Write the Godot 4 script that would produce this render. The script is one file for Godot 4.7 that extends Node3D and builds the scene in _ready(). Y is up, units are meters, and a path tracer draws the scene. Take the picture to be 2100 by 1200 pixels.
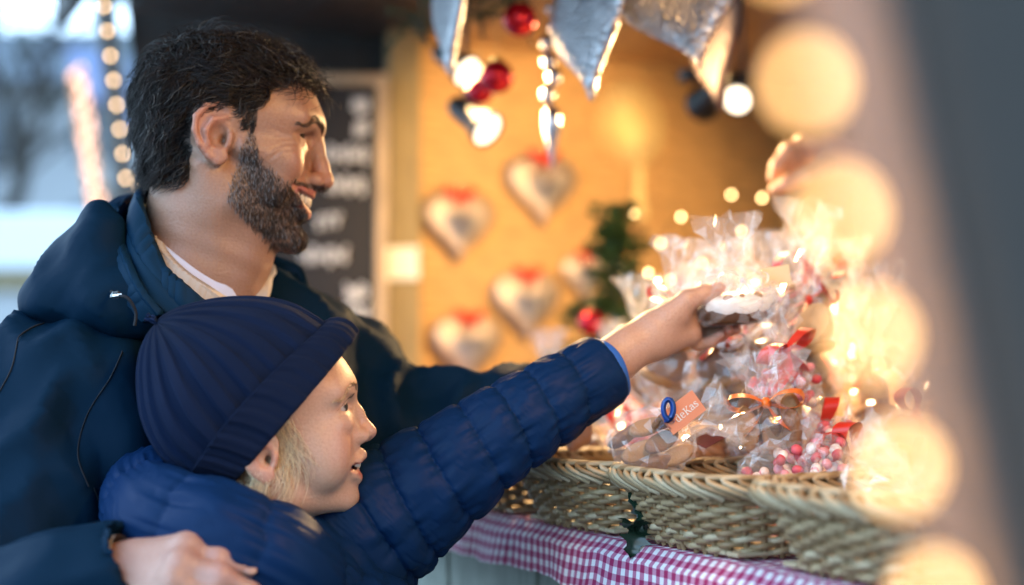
extends Node3D

# A father and his child at a Christmas market stall of wrapped gingerbread, early evening.
# Outdoors is overcast and blue, the stall is lit by small warm spot lamps.

var M := {}

func _ready():
	rng.seed = 11
	# ---- camera: a fast normal lens at the child's eye level, tipped up by three degrees
	var cam := Camera3D.new()
	cam.name = "camera"
	add_child(cam)
	var lens := CameraAttributesPhysical.new()
	lens.frustum_focal_length = 58.34
	lens.frustum_focus_distance = 1.37
	lens.exposure_aperture = 2.05
	cam.attributes = lens
	cam.position = Vector3(0, 1.08, 0)
	cam.rotation_degrees.x = 3.14
	cam.near = 0.02
	cam.far = 400.0
	cam.current = true
	cam_xf = cam.transform
	# ---- sky, overcast
	var env := Environment.new()
	var sky := ProceduralSkyMaterial.new()
	sky.sky_top_color = Color(0.30, 0.52, 0.80).linear_to_srgb()
	sky.sky_horizon_color = Color(0.56, 0.74, 0.88).linear_to_srgb()
	sky.sky_curve = 0.25
	sky.ground_horizon_color = Color(0.10, 0.13, 0.16).linear_to_srgb()
	sky.ground_bottom_color = Color(0.06, 0.07, 0.09).linear_to_srgb()
	sky.sky_energy_multiplier = 2.0
	env.background_mode = Environment.BG_SKY
	env.sky = Sky.new()
	env.sky.sky_material = sky
	env.tonemap_mode = Environment.TONE_MAPPER_LINEAR
	env.tonemap_exposure = 1.22
	env.sdfgi_enabled = true
	env.ssao_enabled = true
	env.ssil_enabled = true
	var we := WorldEnvironment.new()
	we.name = "environment"
	we.environment = env
	add_child(we)
	# ---- the sun behind the cloud, from the open square on the left
	var sun := DirectionalLight3D.new()
	sun.name = "sun"
	sun.light_color = Color(0.80, 0.90, 1.0)
	sun.light_energy = 0.45
	sun.light_angular_distance = 25.0
	sun.shadow_enabled = true
	add_child(sun)
	sun.look_at_from_position(Vector3(-6, 5, -0.5), Vector3.ZERO)
	materials()
	stall_o = P(1300, 1119, 1.4)
	outside()
	stall()
	people()
	goods()
	decorations()
	seller()
	foreground()


# ---------------------------------------------------------------- the man

func add_ear(f: Field, o: Vector3, s: float, flare := 1.0) -> void:
	var pts := []
	var lean := 25.0 * flare
	for q in [Vector3(9, 6, -3), Vector3(9, 20, 0), Vector3(2, 33, 4), Vector3(-10, 38, 9), Vector3(-22, 33, 14), Vector3(-31, 20, 18), Vector3(-31, 5, 18), Vector3(-24, -9, 15), Vector3(-13, -20, 9), Vector3(-4, -26, 5), Vector3(3, -20, 1)]:
		pts.append(o + q * Vector3(1, 1, flare) * s)
	var rr := []
	for q in [2.2, 2.8, 3.2, 3.5, 3.5, 3.3, 3.1, 3.2, 4.0, 4.6, 4.0]:
		rr.append(q * s)
	f.ell(o + Vector3(-11, 8, 4.5 * flare) * s, Vector3(22, 31, 3.6) * s, 5 * s, false, Vector3(0, lean, 0))
	f.ell(o + Vector3(-7, 0, 2) * s, Vector3(13, 22, 8) * s, 8 * s)
	f.chain(pts, rr, 2.5 * s)
	f.chain([o + Vector3(0, 24, 8 * flare) * s, o + Vector3(-13, 19, 13 * flare) * s, o + Vector3(-19, 6, 16 * flare) * s, o + Vector3(-15, -8, 13 * flare) * s], [2.5 * s, 3.4 * s, 3.4 * s, 3.0 * s], 3.5 * s)
	f.ell(o + Vector3(-4, 2, 9) * s, Vector3(11, 13.5, 8) * s, 3 * s, true, Vector3(0, lean, 0))
	f.ell(o + Vector3(-1, 0, 2) * s, Vector3(4.5, 6, 9) * s, 3 * s, true)
	f.cap(o + Vector3(7, 5, 3) * s, o + Vector3(6, -5, 3.5) * s, 4.2 * s, 3.6 * s, 3.5 * s)
	f.ell(o + Vector3(-2, -19, 5) * s, Vector3(9, 8.5, 3.8) * s, 4 * s)

func man_skull(f: Field) -> void:
	f.mirror = true
	f.ell(Vector3(-6, 42, 0), Vector3(90, 77, 74))
	f.ell(Vector3(44, 40, 0), Vector3(52, 46, 62), 18)
	f.ell(Vector3(38, -14, 0), Vector3(48, 66, 59), 16)
	f.cap(Vector3(4, -40, 51), Vector3(10, -60, 48), 13, 13, 22)
	f.cap(Vector3(10, -60, 47), Vector3(74, -90, 12), 13, 14, 20)
	f.ell(Vector3(78, -91, 0), Vector3(15, 14, 18), 12)
	f.ell(Vector3(67, -42, 0), Vector3(27, 34, 30), 14)
	f.chain([Vector3(-22, -5, 0), Vector3(-20, -70, 0), Vector3(-34, -200, 0)], [52, 54, 62], 26)
	f.chain([Vector3(18, -70, 0), Vector3(10, -120, 0), Vector3(-6, -200, 0)], [34, 40, 50], 26)

func man_head() -> Field:
	var f := Field.new()
	man_skull(f)
	f.cap(Vector3(18, -2, 63), Vector3(64, -4, 48), 6, 10, 16)
	f.ell(Vector3(65, -11, 41), Vector3(17, 17, 15), 15)          # cheek raised by the smile
	f.ell(Vector3(57, -38, 43), Vector3(13, 15, 11), 14)
	f.cap(Vector3(-20, -24, 56), Vector3(14, -170, 22), 12, 13, 16)
	f.ell(Vector3(42, -122, 0), Vector3(10, 14, 10), 14)
	# eyes
	f.cap(Vector3(89, 40, 9), Vector3(75, 39, 44), 9, 8, 14)
	f.ell(Vector3(82, 22, 34), Vector3(18, 10.5, 18), 7, true)
	f.ell(Vector3(67.5, 22.5, 31), Vector3(11.4, 11.4, 11.4), 2)
	f.chain([Vector3(77, 22, 19), Vector3(80, 28.4, 24), Vector3(80.2, 30.0, 31), Vector3(75.6, 28.2, 39), Vector3(66, 20.5, 46)], [1.4, 1.7, 1.8, 2.0, 1.8], 3)
	f.chain([Vector3(77, 19, 19), Vector3(79.6, 16.6, 25), Vector3(79, 15.8, 32), Vector3(74, 16.4, 40), Vector3(66, 19.5, 46)], [1.4, 1.7, 1.8, 2.0, 1.8], 4)
	f.chain([Vector3(84, 33, 22), Vector3(81, 34, 33), Vector3(72, 31, 45)], [3.2, 4.2, 4.2], 8)    # lid fold below the brow
	f.chain([Vector3(78, 9, 24), Vector3(76, 8, 34), Vector3(70, 9, 44)], [2.6, 3.2, 3.4], 10)     # pouch below the eye
	# nose
	f.chain([Vector3(89, 31, 0), Vector3(94, 16, 0), Vector3(100, -4, 0), Vector3(105, -15, 0)], [8, 7, 8.5, 9.5], 8)
	f.ell(Vector3(105.5, -18.5, 0), Vector3(10.5, 9, 11), 5)
	f.ell(Vector3(95, -20, 13), Vector3(11, 8.5, 7), 5)
	f.cap(Vector3(96, -26, 0), Vector3(104, -25, 0), 4.5, 5, 5)
	f.cap(Vector3(95, -31, 7), Vector3(102, -26, 6), 2.8, 3, 2.5, true)
	# mouth, smiling wide
	f.chain([Vector3(93, -35.5, 0), Vector3(91, -35.5, 12), Vector3(84, -35, 24), Vector3(74, -33, 33)], [4.6, 4.4, 3.8, 3], 5)
	f.chain([Vector3(90, -60, 0), Vector3(87, -58, 13), Vector3(81, -50, 25), Vector3(74, -36, 33)], [6.0, 5.8, 4.8, 3], 5)
	f.chain([Vector3(98, -46.5, 0), Vector3(94, -46, 12), Vector3(86, -42.5, 23), Vector3(79, -36, 31)], [7.0, 6.6, 4.6, 1.8], 2, true)
	f.chain([Vector3(86, -47, 0), Vector3(81, -46, 14), Vector3(76, -42, 23)], [7.5, 7.0, 5], 2, true)
	f.chain([Vector3(92, -10, 20), Vector3(83, -20, 30), Vector3(74, -33, 40), Vector3(68, -50, 42)], [1.6, 2.2, 2.4, 1.5], 6, true)
	add_ear(f, Vector3(-2, 3, 68), 0.93, 0.85)
	return f

func groove(p: Vector2, line: Array, wide: float) -> float:
	var least := 1000.0
	var at := 0.0
	for k in line.size() - 1:
		var q := Geometry2D.get_closest_point_to_segment(p, line[k], line[k + 1])
		if q.distance_to(p) < least:
			least = q.distance_to(p)
			at = (k + clampf((q - (line[k] as Vector2)).length() / (line[k] as Vector2).distance_to(line[k + 1]), 0, 1)) / (line.size() - 1.0)
	var e := least / wide
	return (-exp(-e * e) + 0.45 * exp(-(e - 1.9) * (e - 1.9))) * sin(PI * clampf(at * 0.8 + 0.18, 0.0, 1.0))

func man_lines(p: Vector3, _n: Vector3) -> float:
	if p.y < -70.0: return 0.5 * sin(p.y * 0.21 + p.x * 0.06) * exp(-pow((p.y + 120.0) / 34.0, 2.0)) * clampf((p.z - 10.0) / 20.0, 0.0, 1.0)
	if p.z < 30.0 or p.z > 72.0 or p.x < 30.0: return 0.0
	var q := Vector2(p.x, p.y)
	return 0.8 * groove(q, [Vector2(47, -2), Vector2(62, 8), Vector2(76, 11)], 1.7) + 0.95 * groove(q, [Vector2(48, -9), Vector2(60, 1), Vector2(76, 4)], 1.9) + 0.55 * groove(q, [Vector2(43, 23), Vector2(56, 19), Vector2(66, 17)], 1.7) + 0.4 * groove(q, [Vector2(50, 12), Vector2(66, 15)], 1.5)

# where the beard grows, seen from the side, and how thickly
func beardness(p: Vector3) -> float:
	var z := absf(p.z)
	if p.x < 6 or p.y > 36 or p.y < -112: return 0.0
	var top: float = lerpf(36.0, -4.0, clampf((p.x - 22) / 16.0, 0, 1)) if p.x < 36 else lerpf(-6.0, -27.0, clampf((p.x - 36) / 30.0, 0, 1))
	if p.x > 82: top = -26.5
	var low: float = lerpf(-64.0, -98.0, clampf((p.x - 8) / 40.0, 0, 1)) - (8.0 if z < 25 and p.x > 40 else 0.0)
	var back: float = lerpf(20.0, 7.0, clampf((22.0 - p.y) / 60.0, 0, 1))
	var e := minf(minf((top - p.y) / 11.0, (p.y - low) / 9.0), (p.x - back) / 7.0)
	if lip(p) > 0.0 or (p.x > 72 and z < 30 and p.y < -39 and p.y > -55): return 0.0
	if p.x > 76 and p.y < -25.0 and p.y > -36.0: return 1.4 * clampf((-25.0 - p.y) / 2.0, 0.0, 1.0)
	return clampf(e, 0.0, 1.0)

func lip(p: Vector3) -> float:   # 1 on the lips, which are bare and red
	var z := absf(p.z)
	if p.x < 66 or z > 36: return 0.0
	var u := clampf(z / 33.0, 0, 1)
	var a := absf(p.y - lerpf(-36.5, -33.5, u)) / lerpf(5.0, 3.0, u)
	var b := absf(p.y - lerpf(-60.0, -36.0, u * u)) / lerpf(6.5, 3.5, u)
	return clampf((1.15 - minf(a, b)) * 4.0, 0.0, 1.0)

func man_skin(p: Vector3) -> Color:
	var skin := Color(0.35, 0.185, 0.115)
	var z := absf(p.z)
	var red := Color(0.50, 0.19, 0.13)
	skin *= 0.96 + 0.05 * sin(p.x * 0.9 + p.y * 0.4) * sin(p.y * 0.7 + p.z * 0.5)
	skin.a = 1.0
	skin = skin.lerp(red, 0.55 * clampf(1.0 - (p - Vector3(104, -18, 0)).length() / 26.0, 0, 1))
	skin = skin.lerp(red, 0.45 * clampf(1.0 - (Vector3(p.x, p.y, z) - Vector3(76, -12, 40)).length() / 26.0, 0, 1))
	if z > 74 or (z > 70 and p.x < 6): skin = skin.lerp(Color(0.52, 0.21, 0.15), 0.45 * clampf((z - 70) / 10.0, 0, 1))
	skin = skin.lerp(Color(0.42, 0.13, 0.10), 0.8 * lip(p))
	if p.x > 60 and p.x < 91 and z < 30 and p.y < -39 and p.y > -56 and lip(p) == 0.0: skin = Color(0.10, 0.02, 0.018)
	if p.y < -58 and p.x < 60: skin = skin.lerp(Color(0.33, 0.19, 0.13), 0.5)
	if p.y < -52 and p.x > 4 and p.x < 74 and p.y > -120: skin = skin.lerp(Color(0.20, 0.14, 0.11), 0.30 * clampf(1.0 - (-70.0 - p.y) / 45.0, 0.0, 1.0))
	var b := beardness(p)
	if b > 0.0: skin = skin.lerp(Color(0.13, 0.09, 0.07), 0.75 * minf(b, 1.0))
	return skin.lerp(Color(0.03, 0.022, 0.018), 0.85 * man_scalp(p))


func man_warp(p: Vector3) -> Vector3:
	if p.x > 0.0: p.x *= 0.945
	if p.y < -20.0: p.y = -20.0 + (p.y + 20.0) * 0.91
	return p

# points spread over the triangles that pass a test, each with its outward normal
func scatter(g: Geo, per_mm2: float, keep: Callable) -> Array:
	var out := []
	var owed := 0.0
	for k in range(0, g.i.size(), 3):
		var a := g.v[g.i[k]]
		var b := g.v[g.i[k + 1]]
		var c := g.v[g.i[k + 2]]
		var share: float = keep.call((a + b + c) / 3.0)
		if share <= 0.0: continue
		owed += (b - a).cross(c - a).length() * 0.5 * per_mm2 * share
		while owed > 0.0:
			owed -= rng.randf() * 2.0
			var s := sqrt(rng.randf())
			var t := rng.randf()
			out.append([a * (1.0 - s) + b * s * (1.0 - t) + c * s * t, g.n[g.i[k]]])
	return out

func man_scalp(p: Vector3) -> float:
	var z := absf(p.z)
	if z > 78: return 0.0
	if p.x > -36 and p.x < 15 and z > 60 and p.y < 40 - maxf(0, p.x) * 0.8: return 0.0     # the ear
	if p.x < -28: return 1.0 if p.y > -40 + maxf(0.0, -40.0 - p.x) * 0.25 else 0.0
	if p.x < 8: return 1.0 if p.y > 20 else 0.0
	var line := 34.0 + (p.x - 8.0) * 0.6 if p.x < 34 else 50.0 + (p.x - 34.0) * 0.62
	if p.x < 30 and p.y > 20: return 1.0
	return clampf((p.y - line) / 8.0, 0.0, 1.0)

func man_hair(f: Field, g: Geo) -> Geo:
	var o := Geo.new()
	var no := FastNoiseLite.new()
	no.frequency = 0.030
	no.seed = 4
	var fine := FastNoiseLite.new()
	fine.frequency = 0.09
	fine.seed = 9
	for root in scatter(g, 0.23, man_scalp):
		var p: Vector3 = root[0]
		var side := signf(p.z)
		var z := absf(p.z) / 76.0
		var lock := Vector3(no.get_noise_3dv(p), no.get_noise_3dv(p + Vector3(200, 0, 0)), no.get_noise_3dv(p + Vector3(0, 300, 0)))
		var front := clampf((p.x - 30.0) / 50.0, 0, 1)
		var back := clampf((-p.x - 30.0) / 50.0, 0, 1)
		var top := clampf((p.y - 52.0) / 36.0, 0, 1)
		var flow := Vector3(-1.0, -0.55, 0.0)
		flow = flow.lerp(Vector3(-0.9, 0.1, 0.35 * side), top * (1.0 - front))
		flow = flow.lerp(Vector3(0.55, 0.55, 0.3 * side - 0.2), front * top)
		flow = flow.lerp(Vector3(-0.12, -1.0, 0.0), back)
		flow += lock * 1.9
		var long := 34.0 + 26.0 * top + 34.0 * front * top + 14.0 * back
		if p.x > 6 and p.y < 44: long = 12.0
		long *= rnd(0.75, 1.15)
		var rise := 9.0 + 5.0 * top + 8.0 * back + 15.0 * front * top
		if p.x > 6 and p.y < 44: rise = 2.0
		elif p.x > 16 and top < 0.3: rise = 5.0
		rise *= rnd(0.35, 1.0) * (1.0 + lock.x * 1.3)
		var ph := fine.get_noise_3dv(p) * 5.0
		var path := PackedVector3Array()
		var rr := PackedFloat32Array()
		var steps := 9
		for s in steps:
			var t := float(s) / (steps - 1)
			path.append(man_warp(p))
			rr.append(lerpf(0.47, 0.13, t * t))
			var nn := f.slope(p, 2.0)
			var h := f.d(p)
			var want := rise * sin(minf(t * 1.9 + 0.15, 1.75))
			var w := flow - nn * flow.dot(nn)
			var across := nn.cross(w).normalized()
			w = w.normalized() + nn * clampf((want - h) / (long / steps) , -0.7, 1.3) + across * sin(t * 6.0 + ph) * 0.95
			flow = flow.lerp(Vector3(-0.35, -0.9, 0.1 * side), 0.12 * (1.0 - top) * (1.0 - front))
			p += w.normalized() * long / steps
		var shade := rnd(0.55, 1.5)
		o.tint = Color(0.014, 0.011, 0.010) * shade if rng.randf() > 0.04 else Color(0.10, 0.095, 0.09)
		o.tint.a = 1.0
		o.tube(path, rr, 3)
	return o

func man_beard(g: Geo) -> Geo:
	var o := Geo.new()
	for root in scatter(g, 0.46, beardness):
		var p: Vector3 = root[0]
		var nn: Vector3 = root[1]
		var z := absf(p.z)
		var flow := Vector3(0.15, -1.0, 0.0)
		if p.x > 60: flow = Vector3(0.25, -0.9, 0.25 * signf(p.z))
		if p.x > 84 and p.y > -40: flow = Vector3(0.2, -0.6, signf(p.z) * 0.8)
		flow += Vector3(rnd(-1, 1), rnd(-1, 1), rnd(-1, 1)) * 0.42
		flow -= nn * flow.dot(nn)
		var long := rnd(3.0, 6.2) * (1.25 if p.y < -62 else 1.0) * (0.55 if p.y > 2 else 1.0) * (0.85 if p.x > 76 and p.y > -40 else 1.0)
		var path := PackedVector3Array()
		var rr := PackedFloat32Array()
		var w := (flow.normalized() + nn * rnd(0.25, 0.75)).normalized()
		for s in 4:
			path.append(man_warp(p))
			rr.append([0.26, 0.26, 0.2, 0.08][s])
			p += w * long / 3.0
			w = (w - nn * 0.22 + Vector3(0, -0.1, 0)).normalized()
		var grey := clampf((40.0 - p.x) / 30.0, 0, 1) * 0.5 + 0.13
		if p.x > 80 and p.y < -70: grey = 0.12
		o.tint = Color(0.26, 0.245, 0.24) if rng.randf() < grey else Color(0.048, 0.033, 0.026) * rnd(0.5, 1.7)
		o.tint.a = 1.0
		o.tube(path, rr, 3)
	return o

func brow_hairs(f: Field, spots: Array, radius: float, count: int, long: float, col: Color, warp: bool) -> Geo:
	var o := Geo.new()
	var line := spline(spots, 40)
	for s in [-1.0, 1.0]:
		for q in count:
			var k := rng.randi_range(0, 36)
			var w := (line[k + 2] - line[k]).normalized()
			var p: Vector3 = line[k] + Vector3(rnd(-1, 1) * 0.4, rnd(-1, 1), rnd(-0.5, 0.5)) * radius * (1.0 - 0.5 * k / 40.0)
			var path := PackedVector3Array()
			w = (w + Vector3(0.12, 0.45 * (1.0 - k / 28.0), 0)).normalized()
			for e in 3:
				var u := onto(f, p + w * long * e / 2.0, 0.3 + 0.5 * e)
				u = man_warp(u) if warp else u
				u.z *= s
				path.append(u)
			o.tint = col * rnd(0.6, 1.4)
			o.tint.a = 1.0
			o.tube(path, PackedFloat32Array([0.34, 0.34, 0.12]), 3)
	return o

func eyeball(at: Vector3, r: float, look: Vector3, iris: Color) -> Geo:
	var o := Geo.new()
	o.ball(Transform3D(Basis.from_scale(Vector3.ONE * r), at), 28, 22)
	look = look.normalized()
	for k in o.v.size():
		var a := o.n[k].angle_to(look)
		o.c[k] = Color(0.004, 0.004, 0.004) if a < 0.24 else iris if a < 0.56 else Color(0.02, 0.015, 0.012) if a < 0.64 else Color(0.42, 0.36, 0.33)
	return o

func tooth_row(at: Vector3, half_width: float, bow: float, tall: float, count: int) -> Geo:
	var o := Geo.new()
	for k in count:
		var u := (k + 0.5) / count * 2.0 - 1.0
		var zz := u * half_width
		var p := at + Vector3(-u * u * bow, u * u * tall * 0.5, zz)
		var size := tall * (1.0 - 0.18 * absf(u)) * (0.9 if k % 2 == 1 else 1.0)
		var turn := Basis(Vector3.UP, -atan(2.0 * u * bow / half_width)) if true else Basis()
		var from := o.v.size()
		o.tint = Color(0.66, 0.60, 0.48)
		o.ball(Transform3D(turn * Basis.from_scale(Vector3(2.6, size * 0.62, half_width / count * 1.12)), p), 10, 8)
	return o

func scaled_join(out: Geo, g: Geo, tf: Transform3D) -> void:
	out.join(g, tf * Transform3D(Basis.from_scale(Vector3.ONE * 0.001), Vector3.ZERO))

func build_man_head(tf: Transform3D, person: Node3D) -> Geo:
	var f := man_head()
	var g := f.net(Vector3(-110, -200, -16), Vector3(130, 142, 105), 2.0)
	relax(g, 1, 0.35)
	displace(g, man_lines)
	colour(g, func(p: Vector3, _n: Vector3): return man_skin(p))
	g = mirrored(g)
	var bare := Field.new()
	man_skull(bare)
	for job in [["hair", man_hair(bare, g), M.dark_hair], ["beard", man_beard(g), M.dark_hair],
			["eyebrow", brow_hairs(f, [Vector3(97, 31, 10), Vector3(96, 35, 18), Vector3(91, 39, 29), Vector3(82, 40, 40), Vector3(68, 33, 53)], 3.2, 170, 6.0, Color(0.11, 0.07, 0.048), true), M.dark_hair],
			["eyelash", lashes([Vector3(78.5, 22.5, 19), Vector3(81.4, 28.0, 24), Vector3(81.6, 29.6, 31), Vector3(77.0, 27.9, 39), Vector3(67.4, 20.4, 46)], Vector3(67.5, 22.5, 31), Color(0.012, 0.01, 0.008), 0.945), M.dark_hair]]:
		var o := Geo.new()
		scaled_join(o, job[1], tf)
		part(job[0], o.mesh(), job[2], person, "stuff")
	for s in [-1.0, 1.0]:
		var e := Geo.new()
		scaled_join(e, eyeball(man_warp(Vector3(67.5, 22.5, 31 * s)), 12.0, Vector3(1, -0.05, 0.30), Color(0.035, 0.018, 0.01)), tf)
		part("eye", e.mesh(), M.eye, person)
	var teeth := Geo.new()
	scaled_join(teeth, tooth_row(man_warp(Vector3(91.5, -45, 0)), 26.0, 15.0, 9.5, 10), tf)
	part("upper_teeth", teeth.mesh(), M.tooth, person)
	for k in g.v.size(): g.v[k] = man_warp(g.v[k])
	g.smooth(0, 0)
	var out := Geo.new()
	scaled_join(out, g, tf)
	return out


# ---------------------------------------------------------------- the child

func boy_skull(f: Field) -> void:
	f.mirror = true
	f.ell(Vector3(0, 54, 0), Vector3(80, 62, 64))
	f.ell(Vector3(39, 57, 0), Vector3(47, 42, 52), 16)
	f.ell(Vector3(38, 4, 0), Vector3(46, 60, 53), 16)
	f.cap(Vector3(6, -28, 46), Vector3(12, -44, 41), 12, 12, 20)
	f.cap(Vector3(10, -44, 40), Vector3(74, -47, 9), 13, 12, 18)
	f.ell(Vector3(80, -46, 0), Vector3(13, 11.5, 14), 10)
	f.ell(Vector3(68, -12, 0), Vector3(25, 33, 26), 14)
	f.chain([Vector3(-14, -10, 0), Vector3(-14, -75, 0), Vector3(-22, -135, 0)], [42, 36, 34], 22)
	f.chain([Vector3(18, -60, 0), Vector3(8, -120, 0), Vector3(0, -130, 0)], [24, 24, 24], 22)

func boy_head() -> Field:
	var f := Field.new()
	boy_skull(f)
	f.ell(Vector3(57, 0, 36), Vector3(18, 25, 16), 18)
	f.ell(Vector3(54, -15, 35), Vector3(15, 17, 13), 16)
	f.cap(Vector3(77, 58, 8), Vector3(61, 54, 42), 7, 6, 16)
	f.ell(Vector3(80, 40, 32), Vector3(16, 9.5, 16), 6, true)
	f.ell(Vector3(66, 40, 28), Vector3(10.8, 10.8, 10.8), 2)
	f.chain([Vector3(75, 41, 17), Vector3(78, 46.8, 22), Vector3(77.4, 48.2, 28), Vector3(72.3, 45.6, 36), Vector3(63, 36, 42)], [1.5, 1.9, 2.0, 2.1, 1.8], 2)
	f.chain([Vector3(75, 38, 17), Vector3(77.5, 35.0, 23), Vector3(76.6, 33.6, 29), Vector3(71.5, 32.5, 36), Vector3(63, 34.5, 42)], [1.4, 1.8, 2.0, 2.1, 1.8], 3)
	f.chain([Vector3(77, 27, 22), Vector3(74, 24, 32), Vector3(67, 25, 40)], [3.5, 4.5, 4], 10)
	f.chain([Vector3(81, 47, 0), Vector3(89.5, 34, 0), Vector3(97, 22, 0)], [7, 6, 6.5], 7)
	f.cap(Vector3(78, 33, 8), Vector3(86, 13, 11), 6.5, 8, 9)
	f.ell(Vector3(100, 16, 0), Vector3(9.5, 8, 9.5), 5)
	f.ell(Vector3(92, 12, 10.5), Vector3(9, 6.8, 6), 4)
	f.cap(Vector3(91, 8, 0), Vector3(99, 10, 0), 3.6, 4, 4)
	f.cap(Vector3(92, 4, 5.5), Vector3(98, 8, 5), 2.2, 2.4, 2, true)
	f.chain([Vector3(94.5, -5, 0), Vector3(93, -6, 8), Vector3(88.5, -11, 16), Vector3(79, -15.5, 25)], [5.0, 4.8, 3.8, 2.4], 5)
	f.chain([Vector3(90, -27.5, 0), Vector3(88.5, -27, 9), Vector3(84.5, -23.5, 17), Vector3(77.5, -17.5, 25)], [5.6, 5.2, 4.2, 2.4], 4)
	f.chain([Vector3(100, -16.2, 0), Vector3(96, -16.6, 9), Vector3(90, -17.4, 16), Vector3(81, -17.0, 24)], [5.4, 5.2, 4.2, 2.6], 1.5, true)
	f.chain([Vector3(87, -15.5, 0), Vector3(83, -16, 10), Vector3(79, -17, 16)], [5.5, 5, 3.2], 1.5, true)
	add_ear(f, Vector3(2, -6, 57), 0.76, 0.3)
	return f

func boy_skin(p: Vector3) -> Color:
	var z := absf(p.z)
	var skin := Color(0.56, 0.335, 0.235)
	var red := Color(0.58, 0.24, 0.17)
	skin = skin.lerp(red, 0.5 * clampf(1.0 - (Vector3(p.x, p.y, z) - Vector3(72, 4, 38)).length() / 30.0, 0, 1))
	skin = skin.lerp(red, 0.4 * clampf(1.0 - (p - Vector3(104, 16, 0)).length() / 20.0, 0, 1))
	if z > 60: skin = skin.lerp(red, 0.5)
	if p.x > 74 and z < 25:
		var u := clampf(z / 23.0, 0, 1)
		var a := absf(p.y - lerpf(-8.0, -15.5, u)) / lerpf(4.2, 2.2, u)
		var b := absf(p.y - lerpf(-25.5, -18.0, u * u)) / lerpf(6.5, 3.0, u)
		skin = skin.lerp(Color(0.52, 0.17, 0.13), 0.8 * clampf((1.2 - minf(a, b)) * 3.0, 0, 1))
		if p.x < 89 and p.y < -11.5 and p.y > -20 and minf(a, b) > 0.9: skin = Color(0.12, 0.02, 0.018)
	return skin

func boy_hair(f: Field, g: Geo) -> Geo:
	var o := Geo.new()
	var no := FastNoiseLite.new()
	no.frequency = 0.045
	for root in scatter(g, 0.42, func(p: Vector3): return 1.0 if p.x > -66 and p.x < 20 and p.y < 44 and ((p.x > 8 and p.y > 2) or (p.x < -4 and p.y < -14 and p.y > -40)) else 0.0):
		var p: Vector3 = root[0]
		var lock := Vector3(no.get_noise_3dv(p), no.get_noise_3dv(p + Vector3(100, 0, 0)), no.get_noise_3dv(p + Vector3(0, 100, 0)))
		var flow := Vector3(0.02, -1.0, 0) + lock * 0.75
		if p.x < -10: flow = Vector3(0.35, -0.9, 0) + lock * 1.4
		var long := rnd(30.0, 80.0) if p.x > 4 else rnd(25.0, 45.0)
		var rise := rnd(1.5, 6.0) if p.x > 4 else rnd(3.0, 12.0)
		var ph := no.get_noise_3dv(p * 0.7) * 6.0
		var path := PackedVector3Array()
		var rr := PackedFloat32Array()
		for s in 15:
			var t := s / 14.0
			path.append(p)
			rr.append(lerpf(0.20, 0.08, t * t))
			var nn := f.slope(p, 2.0)
			var w := flow - nn * flow.dot(nn)
			var across := nn.cross(w).normalized()
			w = w.normalized() + nn * clampf((rise * minf(1.0, t * 2.0) - f.d(p)) / 6.0, -0.8, 0.9) + across * sin(t * 5.0 + ph) * 0.55
			p += w.normalized() * long / 14.0
		o.tint = Color(0.90, 0.68, 0.44) * rnd(0.5, 1.4)
		o.tint.a = 1.0
		o.tube(path, rr, 3)
	return o

# The hat is laid through three curves from its lower edge to its knot: over the top, round the near side and round the back.
func hat_point(top: Array, side: Array, back: Array, t: float, phi: float, out: float) -> Vector3:
	var a := Vector3(spline_f(top[0], t), spline_f(top[1], t), 0)
	var b := Vector3(spline_f(back[0], t), spline_f(back[1], t), 0)
	var s := Vector3(spline_f(side[0], t), spline_f(side[1], t), spline_f(side[2], t))
	var mid := (a + b) * 0.5
	var half := (a - b) * 0.5
	half += half.normalized() * out
	var sn := sin(phi)
	var low := Vector3(s.x - mid.x, s.y - mid.y, 0) * sn * sn
	return mid + half * cos(phi) + Vector3(0, 0, (s.z + out) * sn) + low

func rib(phi: float, count: float) -> float:
	var u := fposmod(phi * count / TAU, 1.0)
	return smoothstep(0.0, 0.14, u) * (1.0 - smoothstep(0.52, 0.66, u))

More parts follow.
